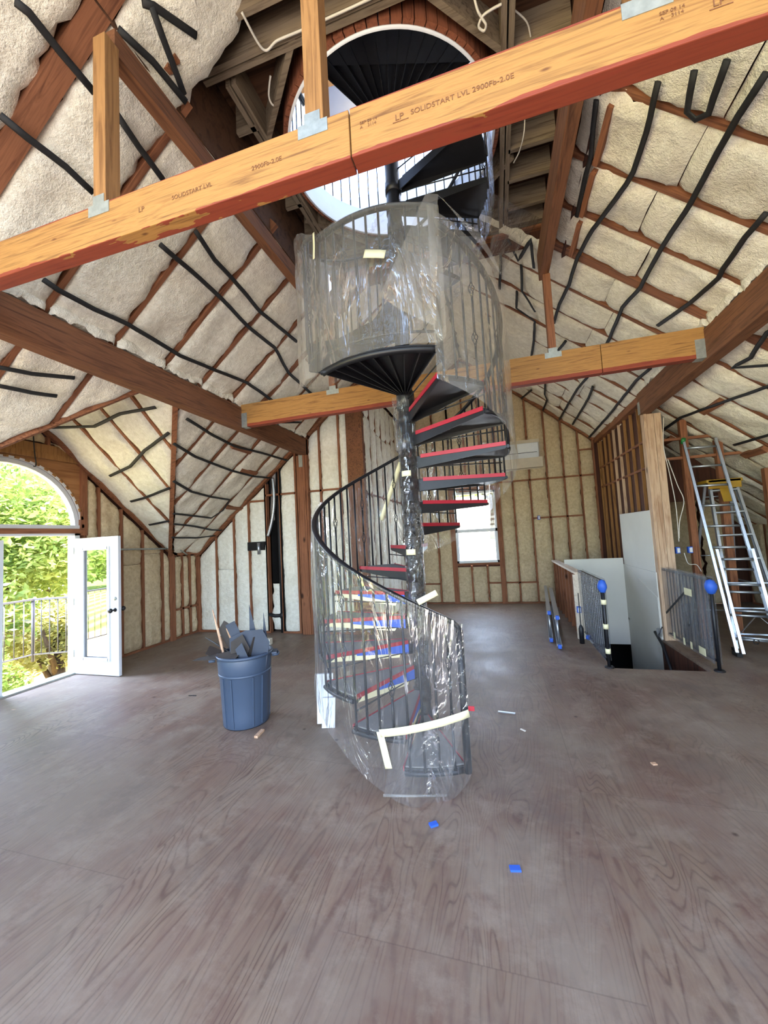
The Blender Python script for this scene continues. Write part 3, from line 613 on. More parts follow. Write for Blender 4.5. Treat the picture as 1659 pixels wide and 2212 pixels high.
batt('insulation_batt', -4.38, -4.14, 0.05, 0.95, lambda a, z: (a, YB + .06, z), NY, 'batt_pale', wall_back)
MB().bb(-4.84, -4.46, YB - .04, YB + .02, 1.63, 1.80).build('opening_shade_block', 'deep', wall_back)  # solid dark block painting the shade of a small wall opening
# side wall of the nave, left
wall_nave = struct('wall_nave_left'); PN = lambda a, z: (-2.30, a, z)
stud_wall(wall_nave, PN, NX, [6.9, 7.3, 7.7, 8.1, 8.5, 8.9, 9.3, 9.7], 0.0, ml(-2.3) - .05, mat='batt_pale', axis='Y', blocks=[(6.9, 9.7, 2.6)], split=1.4)
MB().bb(-2.45, -2.42, YB + .1, YC + .1, -.3, ml(-2.3) + .1).build('sheathing', 'dark_ply', wall_nave)
# far wall of the nave
wall_far = struct('wall_far'); PF = lambda a, z: (a, YC, z)
zf = lambda a: (mr(a) if a > -.6 else ml(a)) - .05
stud_wall(wall_far, PF, NY, [-2.28, -1.89, -1.45, -1.05], 0.0, zf, blocks=[(-1.89, -1.45, 0.50), (-2.28, -1.05, 2.95)], split=1.4)
stud_wall(wall_far, PF, NY, [-1.05, -0.66, -0.28, 0.06], 0.0, 0.93, blocks=[(-0.28, 0.06, 0.50)], plate=True)
stud_wall(wall_far, PF, NY, [-1.05, -0.66, -0.28, 0.06], 2.80, zf, plate=False, split=1.3)
stud_wall(wall_far, PF, NY, [0.10, 0.45, 0.85, 1.25, 1.62, 1.97, 2.28], 0.0, zf, blocks=[(0.1, 2.28, 2.95), (0.85, 1.97, 2.02), (0.1, 0.85, 0.50), (1.97, 2.28, 3.55)], split=None)
for x0, x1 in ((-1.12, -1.0), (0.02, 0.14)): MB().bb(x0, x1, YC - .03, YC + .05, 0, 2.9).build('king_stud', 'wood_z', wall_far)
MB().bb(-1.0, .02, YC - .03, YC + .05, .95, 1.0).bb(-1.0, .02, YC - .03, YC + .05, 2.78, 2.9).build('window_rough_sill', 'wood_x', wall_far)
MB().bar((2.3, YC - .03, mr(2.3) - .03), (-.6, YC - .03, mr(-.6) - .03), .09, .07).bar((-2.3, YC - .03, ml(-2.3) - .03), (-.6, YC - .03, ml(-.6) - .03), .09, .07).build('rake_plate', 'wood_x', wall_far)
bs = MB(); yo = YC + .11
for q in ([(-2.5, -.3), (-1.0, -.3), (-1.0, 6.3), (-2.5, 4.9)], [(.02, -.3), (5.2, -.3), (5.2, 1.6), (.02, 6.0)], [(-1.0, -.3), (.02, -.3), (.02, 1.0), (-1.0, 1.0)], [(-1.0, 2.78), (.02, 2.78), (.02, 6.2), (-1.0, 6.4)]):
    bs.slab([(x, yo, z) for x, z in q], (0, .05, 0))
bs.build('sheathing', 'dark_ply', wall_far)
window_2 = struct('window_2')
wfm = MB()
for x0, x1, z0, z1 in ((-1.0, -.95, 1.0, 2.78), (-.03, .02, 1.0, 2.78), (-1.0, .02, 1.0, 1.06), (-1.0, .02, 2.72, 2.78), (-1.0, .02, 1.76, 1.84)):
    wfm.bb(x0, x1, YC - .02, YC + .08, z0, z1)
wfm.bb(-.97, -.93, YC, YC + .05, 1.0, 1.8).bb(-.05, -.01, YC, YC + .05, 1.0, 1.8)
wfm.build('window_frame', 'white', window_2, bevel=.004)
MB().bb(-.97, 0, YC + .04, YC + .046, 1.0, 2.75).build('window_pane', 'glass', window_2)

# right side wall of the nave over the stair: open studs in front of dark plywood
wall_stair = struct('wall_stair_right'); ys = [6.98, 7.32, 7.68, 8.02, 8.36, 8.72, 9.05, 9.38, 9.72, 9.9]
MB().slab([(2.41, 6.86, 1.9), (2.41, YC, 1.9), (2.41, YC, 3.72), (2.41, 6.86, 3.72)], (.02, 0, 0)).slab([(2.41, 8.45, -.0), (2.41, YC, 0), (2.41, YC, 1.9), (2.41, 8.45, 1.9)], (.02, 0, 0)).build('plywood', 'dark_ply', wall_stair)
for i, y in enumerate(ys):
    MB().bb(2.365, 2.41, y - .013, y + .013, 1.95 if y < 8.4 else 0.9, 3.70).build('stud', 'pale_z' if y in (8.36, 8.72) else 'post_orange', wall_stair)
for z in (2.62, 3.05): MB().bb(2.37, 2.40, 6.9, 9.9, z, z + .036).build('blocking', 'wood_y', wall_stair)
MB().bb(2.30, 2.42, 6.9, 9.9, 3.66, 3.78).build('top_plate', 'wood_y', wall_stair)
MB().bb(2.285, 2.30, 6.9, 8.43, 0.95, 1.95).build('drywall', 'drywall', wall_stair)
MB().bb(2.27, 2.285, 6.85, 8.42, -2.6, 1.0).build('drywall', 'drywall', wall_stair)
MB().slab([(2.262, 6.86, -.9), (2.262, 8.3, -2.0), (2.262, 8.3, 1.0), (2.262, 6.86, .62)], (.008, 0, 0)).build('drywall_sheet', 'drywall', wall_stair)
# stairwell below the floor
well = struct('wall_stairwell')
MB().bb(1.24, 2.27, 8.42, 8.44, -.50, 1.12).build('drywall', 'drywall', well)
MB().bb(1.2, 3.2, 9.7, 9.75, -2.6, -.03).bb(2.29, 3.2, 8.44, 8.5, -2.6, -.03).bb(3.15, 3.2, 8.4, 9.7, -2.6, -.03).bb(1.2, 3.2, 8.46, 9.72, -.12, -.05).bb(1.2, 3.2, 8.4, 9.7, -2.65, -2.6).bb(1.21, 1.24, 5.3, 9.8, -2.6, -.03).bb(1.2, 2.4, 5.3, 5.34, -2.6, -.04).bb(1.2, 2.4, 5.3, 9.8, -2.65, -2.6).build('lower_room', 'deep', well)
MB().bb(1.68, 1.74, 9.0, 9.06, -2.6, -.4).build('lower_post', 'wood_z', well)
MB().slab([(2.26, 5.5, -.03), (2.26, 6.86, -.03), (2.26, 6.86, -1.4), (2.26, 5.5, -1.4)], (.03, 0, 0)).build('stringer_wall', 'dark_ply', well)
# half wall beside the stair
wall_half = struct('wall_half_stair')
for i in range(8): y = 6.95 + i * .36; MB().bb(1.17, 1.23, y - .02, y + .02, 0, 1.0).build('stud', 'wood_z', wall_half)
MB().bb(1.235, 1.25, 6.9, 9.5, -.3, 1.0).build('drywall', 'drywall', wall_half)
MB().bb(1.228, 1.236, 6.9, 9.5, 0, 1.0).build('plywood', 'dark_ply', wall_half)
MB().bb(1.15, 1.27, 6.84, 9.6, 1.0, 1.035).build('cap_board', 'pale_y', wall_half)
MB().bb(1.11, 1.22, 6.80, 6.86, 0, 1.0).build('end_stud', 'pale_y', wall_half)
# frame wall behind the ladders
wall_rf = struct('wall_right_frame')
for x in (2.85, 3.28, 3.86, 4.35): MB().bb(x - .045 * (1.6 if x > 3.5 else 1), x + .045, 6.92, 7.0, 0, mr(x) - .02).build('stud', 'wood_z', wall_rf)
MB().bar((2.6, 6.96, mr(2.6) + .04), (5.0, 6.96, mr(5.0) + .04), .09, .05).build('rake_plate', 'wood_x', wall_rf)
for z, x1 in ((3.02, 3.2), (2.72, 3.6)): MB().bar((2.5, 6.96, z), (x1, 6.96, z), .05, .04).build('blocking', 'wood_x', wall_rf)
for i, (a, b) in enumerate(((2.5, 2.95), (3.0, 3.5), (3.55, 4.05), (4.1, 4.6))):
    batt('insulation_batt', a, b, .05, lambda a: min(mr(a), 3) - .1, lambda a, z: (a, 9.6, z), NY, 'batt_wall', wall_rf)
MB().bb(2.45, 2.82, 8.3, 8.33, 0, 2.2).build('board', 'drywall', wall_rf)
MB().bb(2.46, 3.7, 8.0, 8.04, 2.1, 2.9).build('header_board', 'dark_ply', wall_rf)
wall_right = struct('wall_right')
stud_wall(wall_right, lambda a, z: (XR + 2.62, a, z), Vector((-1, 0, 0)), [0.2 + .6 * i for i in range(17)], 0, 1.75, axis='Y')
MB().bb(XR + 2.75, XR + 2.8, -.6, YC + .1, -.3, 1.9).build('sheathing', 'dark_ply', wall_right)

# ------------------------------------------------------------------ loft floor and lantern tower with the round hole
HC = (-0.735, 3.50); HR = 0.97; ZJ, ZS = 5.45, 5.72
loft = struct('ceiling_loft')
def ring_plate(z0, z1, x0, x1, y0, y1, r, mat, name, parent, n=64):
    mb = MB(); pts = []
    for k in range(n):
        a = 2 * PI * k / n; c, s = math.cos(a), math.sin(a)
        tx = ((x1 if c > 0 else x0) - HC[0]) / c if abs(c) > 1e-6 else 1e9; ty = ((y1 if s > 0 else y0) - HC[1]) / s if abs(s) > 1e-6 else 1e9
        t = min(tx, ty); pts.append(((HC[0] + r * c, HC[1] + r * s), (HC[0] + t * c, HC[1] + t * s)))
    cs = [(x1, y1), (x0, y1), (x0, y0), (x1, y0)]
    for k in range(n):
        (a, A), (b, B) = pts[k], pts[(k + 1) % n]; poly = [a, A, B, b]
        for c in cs:
            if abs(A[0] - B[0]) > 1e-6 and abs(A[1] - B[1]) > 1e-6 and min(abs(c[0] - A[0]), abs(c[0] - B[0])) < .3 and min(abs(c[1] - A[1]), abs(c[1] - B[1])) < .3: poly = [a, A, c, B, b]
        mb.prism(poly, z0, z1)
    return mb.build(name, mat, parent)
ring_plate(ZS, ZS + .03, -2.1, 0.84, 1.2, 4.95, HR + .03, 'loft_ply', 'subfloor', loft)
MB().bb(-2.1, .84, -.6, 1.2, ZS - .1, ZS - .05).build('subfloor_front', 'loft_ply', loft)
drum = MB()
for k in range(72):
    a0, a1 = 2 * PI * k / 72, 2 * PI * (k + .9) / 72
    q = [(HC[0] + r * math.cos(a), HC[1] + r * math.sin(a)) for r, a in ((HR, a0), (HR + .05, a0), (HR + .05, a1), (HR, a1))]
    drum.prism(q, ZJ + .012, ZS)
drum.build('rim_blocks', 'drum', loft)
MB().lathe([(HR - .010, 0), (HR + .012, 0), (HR + .012, .012), (HR - .004, .012), (HR - .004, .29), (HR - .010, .29), (HR - .010, 0)], 96, (HC[0], HC[1], ZJ)).build('rim_lining', 'tower_white', loft)
def jx(x0, x1, y, w=.042, z0=ZJ): MB().bb(x0, x1, y - w / 2, y + w / 2, z0, ZS).build('joist', 'dark_joist_x', loft)
def jy(y0, y1, x, w=.042, z0=ZJ): MB().bb(x - w / 2, x + w / 2, y0, y1, z0, ZS).build('joist', 'dark_joist_y', loft)
jx(-2.0, .8, 2.17); jx(-2.0, .8, 1.75)
for d in (0, .052): jx(-2.0, .8, 2.40 + d - .02); jx(-2.0, .8, 4.83 + d)
for d in (0, .055): jy(1.2, 4.83, .31 + d); jy(2.5, 4.83, -1.78 - d)
for y in (3.0, 3.40, 3.83, 4.18, 4.56): jx(.37, .8, y)
for y in (2.85, 3.25, 3.7, 4.15, 4.5): jx(-2.0, -1.80, y)
for a in (45, 135, 225, 315):
    c, s = math.cos(math.radians(a)), math.sin(math.radians(a)); d = Vector((-s, c, 0)); p = Vector((HC[0] + 1.10 * c, HC[1] + 1.10 * s, (ZJ + ZS) / 2))
    L = .52
    if a in (225, 315): L = .46
    MB().bar(p - d * L, p + d * L, .045, ZS - ZJ - .01).build('diagonal_joist', 'dark_joist_x', loft)
MB().bb(-2.0, .84, 4.91, 4.95, 5.22, 5.72).build('header_board', 'dark_ply', loft)
MB().bb(-2.0, .84, 4.86, 4.96, 5.38, 5.43).build('header_cap', 'wood_x', loft)
MB().bb(-2.02, -1.94, 2.0, 2.045, 5.05, 5.72).bb(-1.93, -1.88, 2.0, 2.045, 5.1, 5.72).build('corner_post', 'wood_z', loft)
MB().bb(-2.07, -2.05, 1.2, 4.95, 5.0, ZS).bb(.82, .84, 1.2, 4.95, 5.0, ZS).build('side_board', 'loft_ply', loft)
tower = struct('wall_tower'); tw = MB(); TX0, TX1, TY0, TY1 = -2.15, .9, 1.9, 5.0; TZ0, TZ1 = ZS + .03, 8.3
for (x0, x1, y0, y1) in ((TX0, TX0 + .1, TY0, TY1), (TX1 - .1, TX1, TY0, TY1), (TX0, TX1, TY0, TY0 + .1), (TX0, TX1, TY1 - .1, TY1)):  # sills and heads
    tw.bb(x0, x1, y0, y1, TZ0, TZ0 + .75); tw.bb(x0, x1, y0, y1, TZ1 - .85, TZ1)
for x in (TX0, TX1 - .25):
    for y in (TY0, TY1 - .25): tw.bb(x, x + .25, y, y + .25, TZ0 + .75, TZ1 - .35)
tw.bb(TX0 - .3, TX1 + .3, TY0 - .3, TY1 + .3, TZ1, TZ1 + .06)
tw.build('tower_wall', 'tower_white', tower)
MB().bar((-1.9, 3.9, 7.2), (-.6, 4.6, 7.9), .09, .2).bar((-1.9, 3.6, 7.1), (-.6, 4.2, 7.8), .04, .12).build('tower_rafter', 'post_orange', tower)
ring_plate(TZ0, TZ0 + .01, TX0 + .1, TX1 - .1, TY0 + .1, TY1 - .1, HR + .03, 'tower_white', 'tower_floor', tower)
# outer face of the loft zone closes the roof under the lantern
MB().bb(-2.2, -2.15, 1.7, 5.1, 4.9, 6.0).bb(.95, 1.0, 1.7, 5.1, 4.9, 6.0).bb(-2.2, 1.0, 1.7, 1.75, 5.75, 6.4).bb(-2.2, 1.0, 5.02, 5.08, 5.75, 6.4).build('curb', 'dark_ply', tower)
# ------------------------------------------------------------------ beams, girders, posts
def text(body, size, loc, rot, mat, parent, name, ext=0.0004, shear=0.0, sx=1.0):
    cu = bpy.data.curves.new(name, 'FONT'); cu.body = body; cu.size = size; cu.extrude = ext; cu.shear = shear; cu.align_x = 'LEFT'
    o = bpy.data.objects.new(name, cu); COL.objects.link(o); dg = bpy.context.evaluated_depsgraph_get()
    me = bpy.data.meshes.new_from_object(o.evaluated_get(dg)); bpy.data.objects.remove(o)
    me.materials.clear(); me.materials.append(mat); o = bpy.data.objects.new(name, me); COL.objects.link(o)
    o.location = loc; o.rotation_euler = rot; o.scale = (sx, 1, 1); o.parent = parent; return o
M['stamp'] = plain('stamp_ink', srgb(112, 70, 40), 0.8, var=0.3, scale=60)
M['stamp_red'] = plain('stamp_ink_dark', srgb(104, 34, 26), 0.8, var=0.3, scale=60)
ZB = 3.457
bn = empty('tie_beam', (-.6, 1.6, ZB), 'near orange laminated timber tie beam with red-painted lower edge crossing above the staircase', 'beam', 'tie beams', 'thing')
def P_(o, par):   # parent but keep world coordinates
    o.parent = par; o.matrix_parent_inverse = Matrix.Translation(-Vector(par.location)); return o
P_(MB().bb(XL + .05, -.512, 1.555, 1.645, ZB, ZB + .232).build('timber', 'beam_near', None, .004), bn)
P_(MB().bb(-.506, XR - .05, 1.555, 1.645, ZB, ZB + .234).build('timber', 'beam_near', None, .004), bn)
for (s, x) in (('2900Fb-2.0E', -1.02), ('SOLIDSTART LVL', -1.50)):
    P_(text(s, .033, (x, 1.5535, ZB + (.102 if x > -1.2 else .098)), (PI / 2, 0, 0), M['stamp'], None, 'stamp'), bn)
for x in (-.18, .98):
    P_(text('LP', .040, (x - .12, 1.5535, ZB + .095), (PI / 2, 0, 0), M['stamp'], None, 'stamp'), bn)
    P_(text('SOLIDSTART LVL 2900Fb-2.0E', .033, (x - .05, 1.5535, ZB + .098), (PI / 2, 0, 0), M['stamp'], None, 'stamp'), bn)
    P_(text('SEP 09 14\nA    3114', .020, (x - .28, 1.5535, ZB + .135), (PI / 2, 0, 0), M['stamp'], None, 'stamp'), bn)
    P_(MB().bb(x - .13, x - .06, 1.5533, 1.5545, ZB + .086, ZB + .090).build('stamp_line', 'stamp', None), bn)
P_(text('LP', .040, (-1.72, 1.5535, ZB + .095), (PI / 2, 0, 0), M['stamp'], None, 'stamp'), bn)
P_(text('VERSA-LAM', .038, (.98, 1.5535, ZB + .02), (PI / 2, 0, 0), M['stamp_red'], None, 'stamp'), bn) if False else None
bf = empty('tie_beam', (-.6, 4.8, ZB), 'far orange timber tie beam behind the spiral staircase with metal hangers at both ends', 'beam', 'tie beams', 'thing')
P_(MB().bb(XL + .05, 1.26, 4.78, 4.87, ZB, ZB + .33).build('timber', 'beam_far', None, .004), bf)
P_(MB().bb(1.266, XR - .05, 4.78, 4.87, ZB, ZB + .33).build('timber', 'beam_far', None, .004), bf)
for x, s in ((XL + .05, 1), (XR - .05, -1)):
    for y in (1.6, 4.825):
        P_(MB().bb(x, x + s * .10, y - .05, y - .047, ZB - .002, ZB + .2).bb(x, x + s * .10, y + .047, y + .05, ZB - .002, ZB + .2).bb(x, x + s * .10, y - .05, y + .05, ZB - .006, ZB - .002).build('hanger', 'steel', None), bn if y < 3 else bf)
def t_plate(par, x, y, zt, s=1.0):
    """T-shaped tie plate with nails on the beam face"""
    p = P_(MB().bb(x - .075 * s, x + .075 * s, y - .003, y, zt - .065, zt + .0).bb(x - .04 * s, x + .04 * s, y - .003, y, zt, zt + .05).build('tie_plate', 'steel', None), par)
    return
    for (dx, dz) in ((-.06, -.02), (-.03, -.05), (0, -.02), (.03, -.05), (.06, -.02), (-.02, .02), (.02, .035)):
        n.lathe([(0, 0), (.005, 0), (.004, .002), (0, .002)], 8, (0, 0, 0)); 
        for i in range(len(n.v) - 32, len(n.v)): v = n.v[i]; n.v[i] = (x + dx * s + v[0], y - .003 - v[2], zt + dz + v[1])
    P_(n.build('nail_heads', 'black_iron', None), par)
t_plate(bn, -2.0, 1.555, ZB + .232); t_plate(bn, -.69, 1.555, ZB + .234); t_plate(bn, .665, 1.555, ZB + .234, 1.1); t_plate(bf, -2.0, 4.78, ZB + .33, 1.2); t_plate(bf, .77, 4.78, ZB + .33, 1.2)
gl_ = empty('girder', (XL, 3, 3.43), 'brown timber girder under the left roof slope, ending on the left post', 'girder', 'roof girders', 'thing')
P_(MB().bb(XL - .07, XL + .06, -.6, YB, 3.43, 3.75).build('timber', 'girder', None, .004), gl_)
gr_ = empty('girder', (XR, 3, 3.43), 'brown timber girder under the right roof slope, ending on the knotty right post', 'girder', 'roof girders', 'thing')
P_(MB().bb(XR - .06, XR + .09, -.6, YB, 3.43, 3.76).build('timber', 'girder', None, .004), gr_)
P_(MB().bb(XR - .065, XR - .06, YB - .08, YB, 3.43, 3.62).build('hanger', 'steel', None), gr_)
def solo(mb, name, mat, label, cat, group=None, bevel=.003, kind='thing', origin=None):
    o = mb.build(name, mat, None, bevel, origin); return tag(o, label, cat, group, kind)
purl = solo(MB().bb(-2.075, -1.985, 1.646, 4.90, 4.72, 4.88), 'purlin', 'girder', 'high timber purlin on the left edge of the dark loft floor', 'purlin', 'loft purlins')
solo(MB().bb(.70, .80, -.6, 4.90, 4.74, 5.06), 'purlin', 'girder', 'high timber purlin on the right edge of the dark loft floor', 'purlin', 'loft purlins')
PG = 'posts standing on the tie beams'
solo(MB().bb(-2.04, -1.95, 1.555, 1.645, ZB + .232, 4.72), 'post', 'post_orange', 'short timber post on the near beam under the end of the left loft purlin', 'post', PG)
solo(MB().bb(-.725, -.635, 1.555, 1.645, ZB + .234, 5.70), 'post', 'post_orange', 'tall orange post on the near beam rising past the round loft hole', 'post', PG)
solo(MB().bb(.62, .71, 1.555, 1.645, ZB + .234, 4.74), 'post', 'post_orange', 'post above the metal plate at the upper right of the near beam', 'post', PG)
solo(MB().bb(-2.05, -1.96, 4.78, 4.87, ZB + .33, 4.72), 'post', 'wood_z', 'short post on the far beam, mostly hidden behind the wrapped staircase', 'post', PG)
solo(MB().bb(.73, .81, 4.78, 4.87, ZB + .33, 4.74), 'post', 'wood_z', 'reddish post on the far beam right of the staircase', 'post', PG)
solo(MB().bb(-3.66, -3.48, YB - .08, YB + .02, 0, 3.43).bb(-3.48, -3.44, YB - .06, YB, 0, 3.8), 'post', 'wood_z', 'left timber post carrying the left girder, between pale insulation panels', 'post', 'girder posts')
prt = empty('post', (2.4, 6.85, 0), 'pale knotty built-up timber post carrying the right girder beside the stairwell', 'post', 'girder posts', 'thing')
P_(MB().bb(2.29, 2.33, YB - .04, YB + .1, -.3, 3.62).build('trimmer_stud', 'pale_z', None, .003), prt)
P_(MB().bb(2.335, 2.43, YB - .02, YB + .1, -.02, 3.43).build('timber', 'pale_z', None, .003), prt)
P_(MB().bb(2.434, 2.53, YB - .02, YB + .1, -.02, 3.43).build('timber', 'pale_z', None, .003), prt)
P_(MB().bb(-3.60, -3.52, YB - .085, YB - .08, 3.2, 3.5).build('metal_strap', 'steel', None), gl_)

# ------------------------------------------------------------------ black straps that hold the insulation up
STRAPS = [
('ML',[[-2.29,1.32,4.73],[-2.28,1.38,4.74],[-2.29,1.55,4.73],[-2.3,1.76,4.72]]),
('ML',[[-2.29,1.91,4.73],[-2.32,2.11,4.7],[-2.35,2.35,4.68]]),
('ML',[[-2.43,2.77,4.61],[-2.48,3.09,4.57],[-2.49,3.38,4.56],[-2.53,3.93,4.52],[-2.5,4.77,4.55]]),
('ML',[[-2.68,1.48,4.4],[-2.68,1.62,4.4],[-2.67,1.84,4.41],[-2.68,2.04,4.4]]),
('ML',[[-2.66,2.61,4.42],[-2.66,2.8,4.42],[-2.66,3.08,4.42],[-2.67,3.41,4.41],[-2.71,3.95,4.38],[-2.7,4.51,4.38],[-2.82,5.07,4.28],[-2.86,5.99,4.25]]),
('ML',[[-3.27,2.09,3.91],[-3.28,2.21,3.9],[-3.27,2.49,3.9],[-3.25,2.8,3.92],[-3.27,3.46,3.91],[-3.23,3.91,3.94],[-3.17,4.55,3.99],[-3.2,5.32,3.96]]),
('ML',[[-3.4,5.75,3.79],[-3.26,6.26,3.91]]),
('ML',[[-2.02,1.7,4.96],[-1.98,1.91,4.99],[-1.96,2.18,5.0]]),
('ML',[[-1.86,1.72,5.09],[-1.82,1.77,5.12],[-1.72,2.02,5.21]]),
('ML',[[-1.83,1.76,5.11],[-1.87,1.88,5.08],[-1.95,2.15,5.02]]),
('ML',[[-3.93,2.13,3.35],[-3.89,2.4,3.38],[-3.81,2.71,3.45]]),
('ML',[[-4.06,2.2,3.24],[-4.03,2.49,3.26],[-4.0,2.68,3.29]]),
('DF',[[-5.64,3.59,3.72],[-5.04,3.63,3.69],[-4.6,3.59,3.72],[-4.37,3.61,3.7]]),
('DF',[[-5.86,3.82,3.52],[-5.13,3.9,3.46],[-4.55,3.81,3.53],[-3.98,3.81,3.53]]),
('DF',[[-5.64,4.53,2.92],[-5.11,4.43,3.0],[-4.66,4.26,3.15],[-4.07,4.1,3.29]]),
('DF',[[-5.7,4.94,2.56],[-5.38,4.9,2.59],[-4.77,4.8,2.69]]),
('DF',[[-5.8,5.38,2.19],[-5.33,5.33,2.23]]),
('ML',[[-4.13,4.23,3.18],[-4.22,4.73,3.1],[-4.3,5.63,3.04],[-4.31,6.29,3.03],[-4.27,6.77,3.06]]),
('ML',[[-3.81,4.12,3.45],[-3.89,4.72,3.38],[-3.94,5.26,3.34],[-3.91,5.97,3.37],[-3.89,6.86,3.38]]),
('ML',[[-4.62,4.71,2.77],[-4.74,5.21,2.67],[-4.79,5.72,2.63],[-4.8,6.22,2.62],[-5.01,6.3,2.44],[-5.18,6.17,2.3],[-5.14,5.23,2.34]]),
('ML',[[-5.32,5.42,2.18],[-5.36,5.96,2.15],[-5.43,6.46,2.09],[-5.44,6.78,2.08]]),
('ML',[[-5.59,5.65,1.96],[-5.61,6.24,1.94],[-5.57,6.73,1.98]]),
('MR',[[0.92,3.03,4.87],[0.97,3.44,4.83],[0.98,4.09,4.82]]),
('MR',[[1.22,2.79,4.62],[1.24,3.01,4.6],[1.26,3.43,4.58],[1.25,3.55,4.59],[1.13,4.16,4.7],[1.07,4.61,4.74],[1.07,5.11,4.74],[1.03,5.6,4.78],[1.03,6.09,4.78]]),
('MR',[[1.47,2.58,4.4],[1.51,2.88,4.38],[1.46,2.93,4.41],[1.41,2.91,4.46],[1.36,2.68,4.5]]),
('MR',[[1.65,2.59,4.26],[1.64,2.84,4.27],[1.64,3.09,4.27],[1.65,3.49,4.25],[1.64,4.02,4.27],[1.65,4.61,4.26],[1.6,5.06,4.3],[1.62,5.36,4.28],[1.65,5.97,4.26]]),
('MR',[[1.65,7.11,4.26],[1.61,7.76,4.29],[1.6,9.84,4.3]]),
('MR',[[2.03,3.35,3.94],[2.03,3.59,3.94],[2.05,3.95,3.92],[2.07,4.07,3.91],[2.03,4.51,3.94],[1.94,5.06,4.01]]),
('MR',[[2.15,5.94,3.84],[2.13,6.46,3.86],[2.17,7.88,3.82],[2.2,9.89,3.8]]),
('MR',[[1.77,7.33,4.16],[1.81,7.95,4.12],[1.84,9.66,4.1]]),
('MR',[[1.15,8.34,4.68],[1.2,8.88,4.64],[1.27,9.08,4.58],[1.26,9.87,4.58]]),
('MR',[[0.96,9.01,4.83],[0.81,9.91,4.96]]),
('MR',[[0.3,5.12,5.39],[0.31,5.39,5.38],[0.3,5.96,5.4]]),
('MR',[[0.39,4.85,5.32],[0.51,5.13,5.21],[0.62,4.66,5.12],[0.69,5.13,5.07]]),
('MR',[[0.55,5.18,5.18],[0.59,5.71,5.15],[0.78,6.05,4.99]]),
('MR',[[0.53,5.77,5.2],[0.54,6.21,5.19],[0.8,6.29,4.97],[0.83,6.96,4.94],[0.84,7.61,4.94]]),
('MR',[[1.23,6.36,4.61],[1.17,6.84,4.66]]),
('MR',[[2.59,4.26,3.47],[2.57,4.43,3.48],[2.66,4.86,3.41],[2.64,5.15,3.43],[2.79,4.85,3.3],[2.84,4.74,3.26]]),
('MR',[[2.96,4.97,3.16],[2.95,5.16,3.17],[2.87,5.84,3.23],[2.77,6.76,3.31],[2.8,7.6,3.29]]),
('MR',[[3.41,5.82,2.78],[3.4,6.07,2.79],[3.37,6.74,2.81]])
]
SL = ['thick black strap at the top left corner of the roof, above the near beam', 'black strap running from the post down to the near beam at upper left', 'black strap from below the near beam down to the left edge of the upper wrap',
 'black strap in the upper left ending at the post on the near beam', 'long black strap with a kink running from the near beam to the far beam', 'long black strap just above the left girder', 'short black strap piece under the left end of the far beam',
 'black strap end between the double rafter and the loft corner', 'short black strap at the top beside the loft corner', 'thin black strap hanging straight down beside the loft corner',
 'upper black strap behind the left girder at the photo edge', 'lower black strap behind the left girder at the photo edge',
 'grey-black strap highest on the bright dormer slope', 'curved strap second highest on the bright dormer slope', 'strap in the middle of the dormer slope rising to the valley', 'strap near the gable rake above the open door', 'lowest short strap on the dormer slope by the valley',
 'sagging strap right of the dormer valley under the left girder', 'strap below the left girder that bends down at the back post', 'strap looped back toward the valley low in the left bay', 'short level strap low in the left bay', 'lowest strap in the left bay just above the wall plate',
 'broken black strap beside the right loft purlin', 'long strap right of the right purlin crossing several rafters', 'U-shaped strap loop below the near beam at upper right', 'long black strap from the upper right edge down to the far beam', 'strap continuing below the far beam toward the nave',
 'thick strap above the right girder at the right edge', 'long strap descending beside the knotty post to the nave wall', 'short crooked strap above the stud wall of the stair', 'thin kinked strap below the far beam near the staircase', 'tiny strap piece at the far peak below the beam',
 'short vertical strap right of the upper staircase wrap', 'zigzag black strap under the dark loft header', 'vertical strap meeting a wood block right of the staircase', 'strap that drops to the far beam behind the reddish post', 'very short strap above the far beam right of the reddish post',
 'forked strap at the right photo edge below the girder', 'long strap from the right edge to the knotty post above the ladder', 'strap above the ladders at the right edge']
for (pl, pts), lb in zip(STRAPS, SL):
    N_ = {'ML': NL, 'MR': NR, 'DF': NF, 'DN': NN}[pl]
    fine = []
    for i in range(len(pts) - 1):
        a, b = Vector(pts[i]), Vector(pts[i + 1]); n = max(1, int((b - a).length / .09))
        for k in range(n):
            p = a.lerp(b, k / n); fine.append(p + N_ * (.006 + .006 * noise.noise(p * 3)) + Vector((.008 * noise.noise(p * 4 + Vector((9, 0, 0))), .008 * noise.noise(p * 4), 0)))
    fine.append(Vector(pts[-1]) + N_ * .006)
    tag(MB().tube(fine, .022, 6, flat=.35, up=N_).build('strap', 'strap'), lb, 'strap', 'black insulation straps', 'thing')

